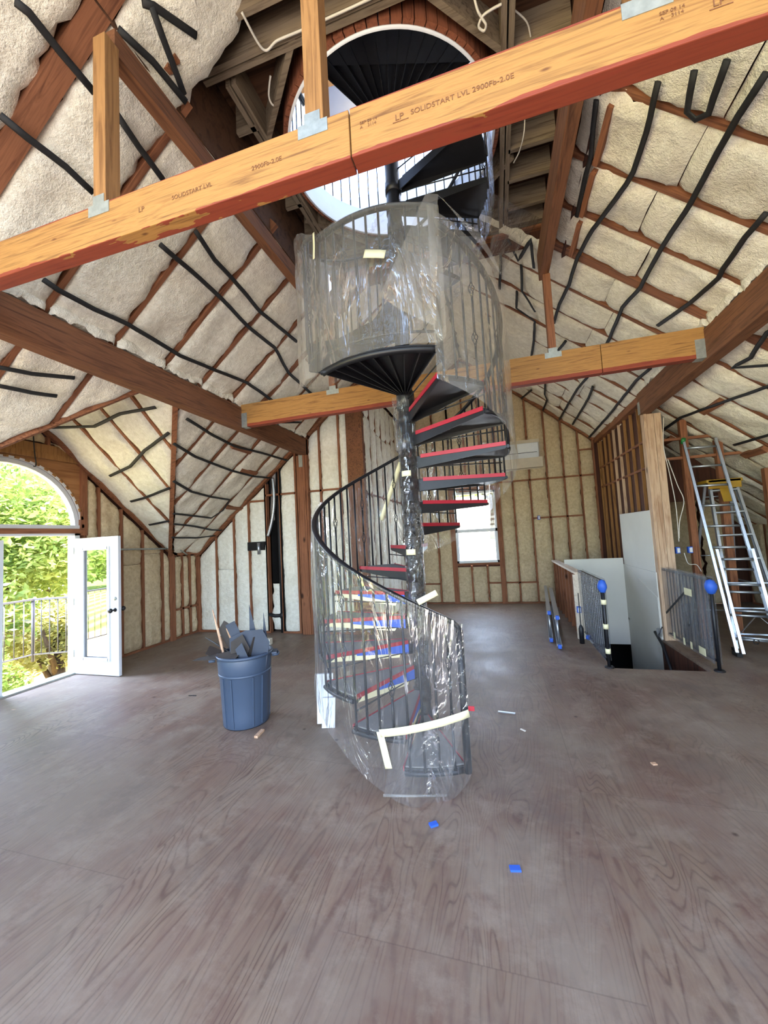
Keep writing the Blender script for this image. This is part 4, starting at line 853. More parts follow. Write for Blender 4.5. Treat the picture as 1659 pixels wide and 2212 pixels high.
# ------------------------------------------------------------------ spiral staircase
R_ = 0.90; RT = 0.89
def cp(phi, r, z): a = math.radians(phi); return Vector((HC[0] - .01 + r * math.cos(a), 3.55 + r * math.sin(a), z))
stair = empty('spiral_staircase', (HC[0] - .01, 3.55, 0), 'black iron spiral staircase wrapped in clear plastic, rising through the round loft hole', 'staircase', None, 'thing')
def S(o): return P_(o, stair)
def sector(mb, a0, a1, r0, r1, z0, z1, n=6):
    """a0 > a1, degrees"""
    pts = [cp(a0 + (a1 - a0) * k / n, r1, 0) for k in range(n + 1)]; q = [cp(a1, r0, 0), cp(a0, r0, 0)]
    mb.prism([(p.x, p.y) for p in pts + q], z0, z1); return mb
S(MB().lathe([(.07, 0), (.07, 8.1), (0, 8.1)], 32, (HC[0] - .01, 3.55, 0)).build('centre_pole', 'black_iron'))
S(MB().lathe([(0, 0), (.15, 0), (.15, .012), (.062, .012)], 32, (HC[0] - .01, 3.55, 0)).build('base_plate', 'black_iron'))
DA = 25.7; A0 = -61.0
def tread(a, z, n_span=DA, noses=True, low=True, blue=False):
    t = S(sector(MB(), a, a - n_span - 1.5, .06, RT, z - .045, z - .004).build('tread', 'black_iron', None, .002))
    # tapered lip below the front and back edges
    m = MB()
    for ang in (a - .3, a - n_span - 1.2):
        p0, p1 = cp(ang, .08, z - .03), cp(ang, RT - .01, z - .03); d = (p1 - p0)
        u = Vector((0, 0, 1)); w = d.normalized().cross(u) * .004
        lo0, lo1 = Vector((0, 0, -.085)), Vector((0, 0, -.02))
        m.add([p0 - w, p1 - w, p1 - w + lo1, p0 - w + lo0, p0 + w, p1 + w, p1 + w + lo1, p0 + w + lo0], [(0, 1, 2, 3), (7, 6, 5, 4), (0, 4, 5, 1), (3, 2, 6, 7), (1, 5, 6, 2), (0, 3, 7, 4)])
    P_(m.build('stiffener', 'black_iron'), stair)
    S(MB().lathe([(.062, z - .11), (.078, z - .11), (.078, z), (.062, z)], 24, (HC[0] - .01, 3.55, 0)).build('collar', 'black_iron'))
    S(sector(MB(), a - .3, a - n_span - 1, .12, RT - .015, z - .004, z + .006).build('tread_cover', 'grey_board' if noses else 'black_iron'))
    if noses:
        c = MB()
        for ang, o in ((a, .004), (a - n_span - 1.5, -.004)):
            p0, p1 = cp(ang, .12, z), cp(ang, RT - .005, z); nrm = Vector((math.cos(math.radians(ang + 90)), math.sin(math.radians(ang + 90)), 0)) * o
            c.bar(p0 + nrm + Vector((0, 0, -.006)), p1 + nrm + Vector((0, 0, -.006)), .006, .034)
        S(c.build('red_edge_tape', 'red'))
    if blue:
        p0, p1 = cp(a, .12, z), cp(a, .62, z); nrm = Vector((math.cos(math.radians(a + 90)), math.sin(math.radians(a + 90)), 0)) * .007
        b = MB(); b.add([p0 + nrm + Vector((0, 0, -.022)), p1 + nrm + Vector((0, 0, -.022)), p1 + nrm + Vector((0, 0, -.04)), p0 + nrm + Vector((0, 0, -.105))], [(0, 1, 2, 3)])
        S(b.build('blue_tape_patch', 'blue', None, solid=.002))
        b = MB(); b.add([p0.lerp(p1, .1) + nrm * .8 + Vector((0, 0, -.05)), cp(a, .8, z) + nrm * .8 + Vector((0, 0, -.022)), cp(a, .85, z) + nrm * .8 + Vector((0, 0, -.05)), p0.lerp(p1, .2) + nrm * .8 + Vector((0, 0, -.125))], [(0, 1, 2, 3)])
        S(b.build('masking_patch', 'tape', None, solid=.002))
    if low:  # thin bar that closes the gap between treads
        S(MB().tube([cp(a - n_span + 1.0, .07, z + .115), cp(a - n_span + 1.0, RT - .01, z + .115)], .006, 6).build('gap_bar', 'black_iron'))
TZ = [.18 + .21 * n for n in range(14)]
for n, z in enumerate(TZ): tread(A0 - DA * n, z, blue=n in (1, 2, 3, 4, 5))
LA = A0 - DA * 14; LZ = 3.12; LE = LA - 63
S(sector(MB(), LA, LE, .06, .905, LZ - .012, LZ, 14).build('landing', 'black_iron'))
lm = MB()
for k in range(9):
    ang = LA - 2 - k * (59 / 8); p0, p1 = cp(ang, .10, LZ - .03), cp(ang, .89, LZ - .03); lm.bar(p0, p1, .008, .05)
S(lm.build('landing_ribs', 'black_iron'))
S(MB().tube([cp(LA - k * 63 / 16, .895, LZ - .03) for k in range(17)], .032, 4, up=(0, 0, 1), flat=.9).build('landing_edge', 'black_iron'))
S(MB().lathe([(.062, LZ - .17), (.085, LZ - .17), (.085, LZ - .01), (.062, LZ - .01)], 24, (HC[0] - .01, 3.55, 0)).build('landing_collar', 'black_iron'))
A2 = LE - 1.0
T2 = [LZ + .21 * (k + 1) for k in range(10)]
for k, z in enumerate(T2): tread(A2 - 26 * k, z, 26, noses=False, low=k > 6)
FA = A2 - 26 * 10; FZ = 5.78
S(sector(MB(), FA + 2, FA - 98, .06, .93, FZ - .012, FZ, 20).build('top_landing', 'black_iron'))
tm = MB()
for k in range(14): ang = FA - k * 96 / 13; tm.bar(cp(ang, .10, FZ - .03), cp(ang, .92, FZ - .03), .008, .05)
S(tm.build('top_landing_ribs', 'black_iron'))
S(sector(MB(), FA + 2, FA - 98, .915, .93, FZ - .05, FZ - .012, 20).build('top_landing_edge', 'black_iron'))
# handrails: rise clockwise with the treads
KR = 0.00822
rail = lambda phi: 1.115 + (A0 - phi) * KR + .01
pts = [cp(-60.2, R_, .16), cp(-60.2, R_, .6), cp(-60.2, R_, 1.04), cp(-60.5, R_, 1.09), cp(-61.8, R_, 1.122)]
S(MB().tube([cp(-60.2, R_, .135), cp(-60.2, R_, .6), cp(-60.2, R_, 1.09)], .026, 10).build('newel_post', 'black_iron'))
h = [cp(-60.2, R_, 1.085), cp(-61.2, R_, 1.115)] + [cp(p, R_, rail(p)) for p in [-63 - 4 * i for i in range(89)]] + [cp(LA + 1, R_, rail(LA) - .01)]
S(MB().tube(h, .025, 10, up=(0, 0, 1), flat=.7).build('handrail', 'black_iron'))
S(MB().tube([cp(LA, R_, LZ - .12), cp(LA, R_, 3.6), cp(LA, R_, 4.20)], .024, 8).build('landing_post', 'black_iron'))
S(MB().tube([cp(LA - k * 3.0, R_, 4.19) for k in range(22)], .025, 8, up=(0, 0, 1), flat=.8).build('landing_rail', 'black_iron'))
S(MB().tube([cp(LA - k * 3.0, R_, LZ + .10) for k in range(22)], .010, 6, up=(0, 0, 1)).build('landing_bottom_rail', 'black_iron'))
S(MB().tube([cp(LE, R_, LZ - .04), cp(LE, R_, 3.6), cp(LE, R_, 4.20)], .024, 8).build('landing_post', 'black_iron'))
rail2 = lambda phi: 4.22 + (LE - phi) * .0081 + .02
S(MB().tube([cp(p, R_, rail2(p)) for p in [LE - 1 - 5 * i for i in range(50)]], .021, 8, up=(0, 0, 1), flat=.7).build('upper_handrail', 'black_iron'))
def stringer(f, a0, a1, name):
    n = max(4, int(abs(a1 - a0) / 4)); S(MB().tube([cp(a0 + (a1 - a0) * k / n, R_ + .004, f(a0 + (a1 - a0) * k / n)) for k in range(n + 1)], .008, 6).build(name, 'black_iron'))
def basket(par, p, ax):
    """twisted wire basket on a baluster"""
    b = MB(); hh = .055
    for k in range(4):
        pp = []
        for i in range(9):
            q = i / 8; rr = .019 * math.sin(PI * q) + .003; an = k * PI / 2 + q * PI * .9
            pp.append(p + Vector((rr * math.cos(an), rr * math.sin(an), -hh / 1 + 2 * hh * q)))
        b.tube(pp, .0035, 5)
    o = b.build('basket', 'black_iron'); o.parent = par; return o
nb = 0
def baluster(phi, z0, z1, deco, deco_z=None):
    global nb; nb += 1
    p = cp(phi, R_, 0); h_ = z1 - z0; m = MB()
    if deco:
        zc = [z0 + h_ * .34, z0 + h_ * .72]; H = .05
        segs = [(z0, zc[0] - H), (zc[0] + H, zc[1] - H), (zc[1] + H, z1)]
        for a, b in segs: m.tube([(p.x, p.y, a), (p.x, p.y, (a + b) / 2), (p.x, p.y, b)], .0095, 6)
        # twisted collar near each basket
        for z in zc:
            for s in (-1, 1): m.tube([(p.x, p.y, z + s * H), (p.x, p.y, z + s * (H + .015)), (p.x, p.y, z + s * (H + .04))], [.011, .010, .007], 6)
    else: m.tube([(p.x, p.y, z0), (p.x, p.y, z1)], .0095, 6)
    o = m.build('baluster', 'black_iron'); o.parent = stair; o.matrix_parent_inverse = Matrix.Translation(-Vector(stair.location))
    if deco:
        for z in zc: basket(o, Vector((p.x, p.y, z)), None)
sp = DA / 4
i = 0; phi = A0 - 5
while phi > LA + 1:
    n = min(13, int((A0 - phi) / DA)); baluster(phi, TZ[n] - .03, rail(phi) - .01, i % 4 == 0 or i == 0); phi -= sp; i += 1
for k in range(1, 10): baluster(LA - k * 6.3, LZ + .10, 4.18, k % 4 == 3)
phi = A2 - 4; k = 0
while phi > FA + 1 and nb < 99:
    n = min(9, int((A2 - phi) / 26)); baluster(phi, T2[n] - .03, rail2(phi) - .01, k % 4 == 1); phi -= 7.5; k += 1
# bottom rail of the first panel, seen hanging under treads one and two
for n in range(0, 13):
    a = A0 - DA * n; S(MB().tube([cp(a - DA * q / 5 * 1.04, R_, TZ[n] - .03) for q in range(6)], .014, 6, up=(0, 0, 1), flat=1.2).build('outer_rim', 'black_iron'))

# tower guard rail round the hole, seen through the hole
tg = empty('loft_guard_rail', (HC[0], 3.5, 5.75), 'black baluster rail round the hole on the bright loft floor above', 'railing', None, 'thing')
g1 = MB().tube([cp(170 + 5 * k, 1.02, 6.65) for k in range(0, 48)], .018, 6, up=(0, 0, 1)); P_(g1.build('top_rail', 'black_iron'), tg)
g1 = MB().tube([cp(20 + 5 * k, .99, 5.80) for k in range(0, 36)], .009, 6, up=(0, 0, 1)); P_(g1.build('bottom_rail', 'black_iron'), tg)
g1 = MB().tube([cp(20 + 5 * k, .99, 6.65) for k in range(0, 36)], .018, 6, up=(0, 0, 1)); P_(g1.build('top_rail', 'black_iron'), tg)
for k in range(26): 
    p = cp(22 + 7 * k, .99, 0); P_(MB().tube([(p.x, p.y, 5.80), (p.x, p.y, 6.64)], .0065, 5).build('baluster', 'black_iron'), tg)

# ------------------------------------------------------------------ plastic sheeting
def band(name, mat, a0, a1, r, ztop, zbot, label, cat='plastic sheet', da=2.0, nz=26, amp=.02, seed=0., fold=.35, group='plastic sheeting', stuff=None):
    n = int(abs(a1 - a0) / da); vs = []; fs = []
    for i in range(n + 1):
        a = a0 + (a1 - a0) * i / n; zt, zb_ = ztop(a), zbot(a)
        for j in range(nz + 1):
            q = j / nz; z = zb_ + (zt - zb_) * q; p = cp(a, r(a, z) if callable(r) else r, z)
            s = noise.noise(Vector((p.x * 2.2 + seed, p.y * 2.2, z * 1.1 + a * .02))) * amp * .8 + amp * .5 + abs(noise.noise(Vector((p.x * 7 + z * 4 * fold, p.y * 7 + seed, z * 3)))) * amp
            p = p + (p - cp(a, 0, z)).normalized() * s
            vs.append(p)
    for i in range(n):
        for j in range(nz):
            o = i * (nz + 1) + j; fs.append((o, o + 1, o + nz + 2, o + nz + 1))
    o = MB().add(vs, fs, True).build(name, mat); return tag(o, label, cat, group, 'thing')
def tri(phi, table):
    t = sorted(table, reverse=True)
    for (a, z), (b, y) in zip(t, t[1:]):
        if b <= phi <= a: return z + (y - z) * (a - phi) / (a - b)
    return t[-1][1] if phi < t[-1][0] else t[0][1]
low_b = [(-59.3, .16), (-61, .10), (-68, .0), (-84, .0), (-90, .02), (-104, .12), (-118, .26), (-135, .40), (-150, .50), (-170, .66), (-200, 1.0), (-240, 1.42), (-280, 1.62), (-300, 1.75), (-330, 2.1), (-356, 2.3), (-400, 2.7), (-424, 2.85)]
band('plastic_sheeting', 'plastic', -59.3, -330, lambda a, z: .925 + (.05 * (1 - z / .8) if (z < .8 and a < -80) else 0), lambda a: rail(a) + .015, lambda a: tri(a, low_b), 'clear crinkled plastic sheet wrapped round the lower handrail of the spiral stair', seed=1.)
band('plastic_sheeting', 'plastic_hazy', -331, -424, .945, lambda a: rail(a) + .03 + (.0 if a > -400 else .0), lambda a: tri(a, low_b), 'hazy plastic wrap on the right flank of the stair below the landing rail', seed=2., amp=.015)
def up_top(a): return tri(a, [(-416, 4.17), (-480, 4.20), (-500, 4.42), (-540, 4.75), (-600, 5.1), (-700, 5.2)])
def up_bot(a): return tri(a, [(-416, 3.22), (-421, 3.12), (-484, 3.09), (-500, 3.06), (-520, 3.2), (-560, 3.45), (-600, 3.9)])
band('plastic_sheeting', 'plastic_hazy', -418, -596, lambda a, z: .925 + .012 * (1 - abs(z - 3.7) / .6 if abs(z - 3.7) < .6 else 0) + (.04 if a < -490 else 0), up_top, up_bot, 'hazy plastic sheet wrapped round the upper landing cage of the stair', seed=3., amp=.016)
band('plastic_sheeting', 'plastic', -640, -742, .93, lambda a: 5.45 + .0 * a, lambda a: tri(a, [(-640, 4.2), (-690, 4.7), (-720, 4.85), (-742, 5.0)]), 'clear plastic hanging beside the top treads just below the round hole', seed=4., amp=.02)
band('plastic_sheeting', 'plastic', -745, -800, .95, lambda a: 6.3, lambda a: 5.6, 'shiny plastic on the dark top landing, seen through the round hole', seed=8., amp=.02)
# sleeve round the centre pole
slv = MB(); vs = []; fs = []; n, nz = 40, 150
for j in range(nz + 1):
    z = .05 + (2.62 - .05) * j / nz
    for k in range(n):
        a = 2 * PI * k / n; p = Vector((math.cos(a), math.sin(a), z * 1.0)); r = .086 + .014 * noise.noise(Vector((p.x * 1.6, p.y * 1.6, z * 5))) + .012 * abs(noise.noise(Vector((p.x * 3, p.y * 3 + z * 3, z * 11))))
        if z > 2.42: r += .0
        vs.append((HC[0] - .01 + p.x * r, 3.55 + p.y * r, z))
for j in range(nz):
    for k in range(n): fs.append((j * n + k, j * n + (k + 1) % n, (j + 1) * n + (k + 1) % n, (j + 1) * n + k))
tag(MB().add(vs, fs, True).build('plastic_sleeve', 'plastic_tight'), 'tight crinkled plastic sleeve round the black centre pole of the stair', 'plastic sheet', 'plastic sheeting', 'thing')
slv = MB(); vs = []; fs = []
for j in range(30):
    z = 2.55 + .5 * j / 29
    for k in range(n):
        a = 2 * PI * k / n; r = .085 + .02 * noise.noise(Vector((math.cos(a) * 2, math.sin(a) * 2 + z * 2, z * 6))) + .012 * abs(math.sin(a * 4 + z * 9))
        vs.append((HC[0] - .02 - (z - 2.55) * .04 + math.cos(a) * r, 3.54 - (z - 2.55) * .02 + math.sin(a) * r, z))
for j in range(29):
    for k in range(n): fs.append((j * n + k, j * n + (k + 1) % n, (j + 1) * n + (k + 1) % n, (j + 1) * n + k))
tag(MB().add(vs, fs, True).build('plastic_sleeve', 'plastic'), 'loose upper collar of plastic on the pole just below the landing', 'plastic sheet', 'plastic sheeting', 'thing')
def quad_sheet(name, mat, c4, label, n=16, amp=.03, group='plastic sheeting', sag=.0):
    a, b, c, d = [Vector(p) for p in c4]; nn = (b - a).cross(d - a).normalized(); vs = []; fs = []
    for i in range(n + 1):
        for j in range(n + 1):
            s, q = i / n, j / n; p = a.lerp(b, s).lerp(d.lerp(c, s), q); vs.append(p + nn * (amp * noise.noise(p * 4) + sag * math.sin(PI * s) * math.sin(PI * q)))
    for i in range(n):
        for j in range(n): o = i * (n + 1) + j; fs.append((o, o + 1, o + n + 2, o + n + 1))
    return tag(MB().add(vs, fs, True).build(name, mat), label, 'plastic sheet', group, 'thing')
quad_sheet('plastic_flap', 'plastic_hazy', [cp(-418, .96, 4.24), cp(-424, .985, 4.22), cp(-446, 1.04, 3.42), cp(-425, 1.03, 3.18)], 'triangular plastic flap draped from the landing post over the upper wrap')
quad_sheet('plastic_flap', 'plastic_hazy', [cp(-419, .96, 4.24), cp(-416, .975, 4.20), cp(-380, 1.01, 3.80), cp(-398, 1.0, 4.02)], 'plastic flap running down from the landing post along the falling handrail')
quad_sheet('plastic_flap', 'plastic', [cp(-720, .9, 4.86), (.72, 4.6, 5.3), (.70, 4.62, 5.25), (.12, 4.5, 4.55)], 'clear plastic flap stretched from the stair to the right loft purlin')
quad_sheet('plastic_flap', 'plastic', [cp(-90, .965, .46), cp(-61, .965, .56), (-.44, 2.70, .01), (-.86, 2.61, .01)], 'overlapping plastic flap hanging to the floor in front of the lowest tread')
tag(MB().tube([(-.86, 2.615, .012), (-.70, 2.635, .014), (-.66, 2.65, .01), (-.44, 2.70, .012)], .009, 8).build('fold_highlight', 'plastic_hazy'), 'pale tube added as the bright fold highlight where the plastic meets the floor', 'plastic sheet', 'plastic sheeting', 'thing')  # hazy tube put in to draw the highlight along the bottom fold
# masking tape on the wraps
def tape(a0, z0, a1, z1, w, r, label, mat='tape'):
    n = 10; vs = []; 
    for i in range(n + 1):
        q = i / n; a = a0 + (a1 - a0) * q; z = z0 + (z1 - z0) * q; rr = r + .003 * noise.noise(Vector((a * .3, z * 9, 0)))
        d = Vector(((a1 - a0) * PI / 180 * R_, z1 - z0)).normalized(); ox, oz = -d.y * w / 2 / (R_ * PI / 180), d.x * w / 2
        vs += [cp(a + ox, rr, z + oz), cp(a - ox, rr, z - oz)]
    fs = [(2 * i, 2 * i + 1, 2 * i + 3, 2 * i + 2) for i in range(n)]
    return tag(MB().add(vs, fs, True).build('tape_strip', mat, None, solid=.002), label, 'tape', 'masking tape pieces', 'thing')
tape(-96, .44, -60.5, .56, .05, .985, 'long strip of cream masking tape low across the wrapped first treads')
tape(-96, .45, -93, .22, .045, .985, 'short upright strip of masking tape at the left end of the long strip')
tape(-92, 3.80, -83, 3.76, .06, .985, 'yellowish piece of masking tape in the middle of the upper wrap')
tape(-118, 4.16, -118.5, 3.95, .02, 1.0, 'thin masking tape strip at the top left of the upper wrap')
tape(-252, 2.62, -235, 1.95, .05, .915, 'long curling strip of masking tape inside the rear railing')
tape(-78, 1.30, -70, 1.36, .04, .955, 'small masking tape tab stuck at the handrail in front of the pole')
for (z, lb) in ((1.58, 'masking tape patch halfway up the wrapped centre pole'), (2.30, 'masking tape scrap near the top of the wrapped pole')):
    tag(MB().lathe([(.098, 0), (.099, .05)], 20, (0, 0, 0)).build('tape_patch', 'tape', None, solid=.002), lb, 'tape', 'masking tape pieces', 'thing')
    o = COL.objects[-1]; me = o.data; bm = bmesh.new(); bm.from_mesh(me); bmesh.ops.delete(bm, geom=[v for v in bm.verts if v.co.y > -.06 or v.co.x > .05], context='VERTS'); bm.to_mesh(me); bm.free(); o.location = (HC[0] - .01, 3.55, z)
tag(MB().box((HC[0] + .49, 2.72, .58), (.04, .01, .03)).build('red_tag', 'red'), 'tiny red tape tag at the right end of the long masking strip', 'tape', None, 'thing')
# ------------------------------------------------------------------ trash can and the scrap in it
BC = Vector((-2.53, 3.45, 0)); BS = 1.0
can = empty('trash_can', BC, 'blue-grey plastic trash can full of scrap standing left of the staircase', 'trash can', None, 'thing')
def C_(o): o.parent = can; return o
C_(MB().lathe([(0, .01), (.205, .01), (.212, .0), (.218, .012), (.222, .10), (.243, .50), (.246, .505), (.252, .52), (.262, .655), (.256, .67), (.250, .66), (.24, .5), (.21, .03), (0, .03)], 56).build('body', 'bin'))
C_(MB().lathe([(.258, .655), (.272, .655), (.278, .668), (.274, .682), (.256, .684), (.250, .67)], 56).build('rim', 'bin'))
rb = MB()
for a in (0, 72, 144, 216, 288):
    for s in (-24, 24):
        b = math.radians(a + s + 10); rb.bar((.219 * math.cos(b), .219 * math.sin(b), .02), (.246 * math.cos(b), .246 * math.sin(b), .48), .012, .012, (math.cos(b), math.sin(b), 0))
C_(rb.build('ribs', 'bin', None, .002))
C_(MB().lathe([(.247, .485), (.253, .49), (.253, .505), (.247, .508)], 56).build('band', 'bin'))
for s in (1, -1):
    b = math.radians(28) if s > 0 else math.radians(208); c, q = math.cos(b), math.sin(b); u = Vector((c, q, 0)); v = Vector((-q, c, 0)); P0 = u * .27 + Vector((0, 0, .63))
    C_(MB().tube([P0 - v * .06, P0 - v * .06 + u * .05, P0 + u * .06 + Vector((0, 0, -.005)), P0 + v * .06 + u * .05, P0 + v * .06], .012, 8).box(P0 + u * .02 + Vector((0, 0, .02)), (.05, .14, .015), Matrix((u, v, Vector((0, 0, 1)))).transposed()).build('handle', 'bin'))
def scrap(name, mat, poly, base, du, dv, label, cat, th=.006, group='scrap pieces in the trash can'):
    base, du, dv = Vector(base), Vector(du).normalized(), Vector(dv); dv = (dv - du * dv.dot(du)).normalized(); n = du.cross(dv)
    return tag(MB().slab([base + du * a + dv * b for a, b in poly], n * th).build(name, mat, None, .001), label, cat, group, 'thing')
b0 = BC + Vector((0, 0, .64)); RX = Vector((.96, .28, 0)); UP = Vector((0, 0, 1))
scrap('board_scrap', 'slate', [(0, -.18), (.18, -.2), (.26, -.05), (.28, .12), (.16, .20), (-.1, .18)], b0 + Vector((.09, -.07, 0)), UP + RX * .1, RX, 'wide slate-coloured board scrap at the right rim of the trash can', 'scrap')
scrap('board_scrap', 'slate', [(0, -.05), (.42, -.05), (.42, .05), (0, .06)], b0 + Vector((.05, -.02, -.05)), UP - RX * .45, RX, 'square-ended slate strip leaning up left out of the trash can', 'scrap')
scrap('board_scrap', 'slate', [(0, -.06), (.25, -.04), (.56, .0), (.25, .03), (0, .05)], b0 + Vector((.13, .02, -.05)), UP - RX * .12, RX, 'tall pointed slate sliver standing up from the trash can', 'scrap')
scrap('board_scrap', 'slate', [(0, -.04), (.2, -.025), (.48, .0), (.2, .02), (0, .03)], b0 + Vector((.22, .05, -.06)), UP - RX * .04, RX, 'narrow pointed sliver at the right back of the trash can', 'scrap')
scrap('board_scrap', 'slate', [(0, -.04), (.16, -.05), (.2, .03), (0, .05)], b0 + Vector((.12, -.16, -.03)), UP - RX * .3, RX, 'small lighter slate piece at the front of the scrap', 'scrap')
scrap('shingle_scrap', 'dark_scrap', [(0, -.08), (.36, -.1), (.42, .0), (.3, .07), (0, .08)], b0 + Vector((-.05, .04, -.03)), UP * .9 - RX * .45, RX, 'ragged brown shingle scrap behind the sticks in the trash can', 'scrap')
scrap('shingle_scrap', 'dark_scrap', [(0, -.07), (.30, -.07), (.33, .05), (0, .08)], b0 + Vector((-.06, -.06, -.06)), UP * .5 - RX * .9, Vector((0, 1, .3)), 'dark shingle piece lying over the left rim of the trash can', 'scrap')
scrap('shingle_scrap', 'dark_scrap', [(0, -.08), (.2, -.09), (.28, .02), (.15, .1), (0, .06)], b0 + Vector((.02, -.13, -.04)), UP + RX * .1, RX, 'crumpled dark scrap in the middle of the full trash can', 'scrap')
scrap('shingle_scrap', 'dark_scrap', [(0, -.09), (.24, -.07), (.30, .05), (0, .1)], b0 + Vector((.12, -.02, -.05)), UP + RX * .25, Vector((.4, 1, 0)), 'dark scrap tucked behind the wide slate board in the trash can', 'scrap')
scrap('shingle_scrap', 'dark_scrap', [(-.1, -.10), (.36, -.02), (.4, .02), (-.06, .12)], b0 + Vector((-.02, -.14, .055)), -RX + UP * -.10, Vector((0, -1, -.2)), 'greenish dark triangular scrap poking left over the can rim', 'scrap')
def stick(a, b, r, label, mat='stick', cat='stick', group='scrap pieces in the trash can'):
    return tag(MB().tube([a, Vector(a).lerp(Vector(b), .5) + Vector((.004, .003, 0)), b], [r, r * .9, r * .35], 5).build('wood_stick' if mat == 'stick' else 'black_pipe', mat), label, cat, group, 'thing')
stick(b0 + Vector((-.16, -.05, -.2)), b0 + Vector((-.36, -.02, .46)), .016, 'long pale pointed stick leaning left out of the trash can')
stick(b0 + Vector((-.12, -.12, -.2)), b0 + Vector((-.27, -.05, .28)), .013, 'shorter pale stick beside the long one in the trash can')
stick(b0 + Vector((.0, -.05, -.1)), b0 + Vector((-.22, .0, .28)), .015, 'broken brown stick in the centre of the trash can')
stick(b0 + Vector((.0, -.1, .0)), b0 + Vector((-.5, .03, .16)), .012, 'long black strip sticking out left from the trash can', 'black', 'strip')
tub = stick(b0 + Vector((.05, -.05, .02)), b0 + Vector((-.38, .12, .17)), .018, 'black tube with a white end in the trash can', 'black', 'tube')
wc = MB().lathe([(0, -.012), (.02, -.012), (.02, .012), (0, .012)], 12, b0 + Vector((-.385, .12, .172))).build('end_cap', 'white'); wc.parent = tub; wc['label'] = 'white end cap'
def rough_box(name, mat, c, d, rz, label, cat, group=None, th=0):
    o = MB().box((0, 0, d[2] / 2), d, Matrix.Rotation(rz, 3, 'Z')).build(name, mat, None, .001); o.location = c; return tag(o, label, cat, group, 'thing')
rough_box('wood_offcut', 'stick', (-2.23, 3.22, 0), (.035, .13, .02), .1, 'small wood offcut on the floor against the trash can', 'offcut')
rough_box('insulation_piece', 'batt_pale', (-4.0, 6.05, 0), (.2, .1, .1), .1, 'white insulation scrap on the floor behind the trash can', 'scrap')
rough_box('tape_scrap', 'blue', (-.49, 2.43, 0), (.05, .035, .012), .6, 'blue tape scrap on the floor just before the staircase', 'scrap', 'blue tape scraps')
rough_box('tape_scrap', 'blue', (-.03, 2.21, 0), (.055, .035, .010), .2, 'blue tape scrap farther right and nearer on the floor', 'scrap', 'blue tape scraps')
rough_box('metal_scrap', 'alu', (-.03, 4.02, 0), (.16, .02, .01), -.1, 'thin shiny metal strip on the floor right of the staircase', 'scrap')
rough_box('metal_scrap', 'cable', (.10, 3.70, 0), (.05, .015, .008), -.7, 'small white curled scrap on the floor right of the staircase', 'scrap')
rough_box('wood_chip', 'stick', (.98, 3.35, 0), (.035, .03, .008), .3, 'tan wood chip on the bare floor at the right', 'scrap')
rough_box('wood_sliver', 'black', (-3.6, 3.9, 0), (.10, .012, .006), .1, 'thin dark sliver on the floor left of the trash can', 'scrap')
pan = empty('painted_sheet', (-1.62, 3.55, 0), 'white painted sheet leaning behind the lower left of the staircase', 'panel', None, 'thing')
P_(MB().slab([(-1.76, 3.46, .02), (-1.62, 3.50, .02), (-1.62, 3.56, .46), (-1.78, 3.52, .46)], (-.01, .03, 0)).build('board', 'white', None, .002), pan)
P_(MB().slab([(-1.70, 3.43, 0), (-1.58, 3.46, 0), (-1.58, 3.50, .26), (-1.70, 3.47, .26)], (-.005, .015, 0)).build('front_board', 'white', None, .002), pan)

# ------------------------------------------------------------------ guard rails by the stair opening
def guard(x, y0, y1, label, fine):
    g = empty('guard_rail', (x, y0, 0), label, 'railing', 'wrapped guard rails', 'thing')
    P_(MB().tube([(x, y0, 0), (x, y0, .5), (x, y0, 1.05)], .020, 4).build('newel_post', 'black_iron'), g)
    P_(MB().lathe([(0, 0), (.055, 0), (.055, .008), (.045, .018), (.024, .02), (0, .02)], 16, (x, y0, 0)).build('base_plate', 'black_iron'), g)
    P_(MB().bar((x, y0, 1.05), (x, y1, 1.05), .045, .03).build('top_rail', 'black_iron'), g)
    P_(MB().bar((x, y0, .11), (x, y1, .11), .03, .015).build('bottom_rail', 'black_iron'), g)
    n = 13
    for k in range(1, n):
        y = y0 + (y1 - y0) * k / n; P_(MB().tube([(x, y, .11), (x, y, 1.04)], .007, 5).build('baluster', 'black_iron'), g)
    return g
guard(1.22, 5.48, 6.84, 'plastic-wrapped black guard rail on the left of the stair opening', 0)
guard(2.36, 5.48, 6.80, 'plastic-wrapped black guard rail on the right of the stair opening, before the ladders', 0)
def wrap_rail(x, y0, y1, label, seed):
    for s in (-1, 1):
        vs = []; fs = []; n, m = 30, 20
        for i in range(n + 1):
            for j in range(m + 1):
                y = y0 - .03 + (y1 - y0 + .03) * i / n; z = .08 + (1.085 - .08) * j / m; k = noise.noise(Vector((y * 9 + seed, z * 1.5, s * 3.0)))
                vs.append((x + s * (.035 + .012 * k), y, z))
        for i in range(n):
            for j in range(m): o = i * (m + 1) + j; fs.append((o, o + 1, o + m + 2, o + m + 1))
        if s < 0: a = MB().add(vs, fs, True)
        else: a.add(vs, fs, True)
    tag(a.build('plastic_wrap', 'plastic_fine'), label, 'plastic sheet', 'plastic sheeting', 'thing')
wrap_rail(1.22, 5.50, 6.84, 'cloudy plastic wrap on the left guard rail of the stair opening', 1)
wrap_rail(2.36, 5.50, 6.80, 'cloudy plastic wrap on the right guard rail by the ladders', 5)
def ball(x, y, z, r, label, sz=1.15):
    vs = MB().lathe([(0, -r * sz), (r * .6, -r * sz * .8), (r, -r * .3), (r, r * .3), (r * .65, r * sz * .8), (0, r * sz)], 14, (x, y, z))
    vs.v = [tuple(Vector(v) + Vector((1, 1, 1)) * .010 * noise.noise(Vector(v) * 12)) for v in vs.v]
    tag(vs.build('tape_bundle', 'blue'), label, 'tape', 'blue tape bundles', 'thing')
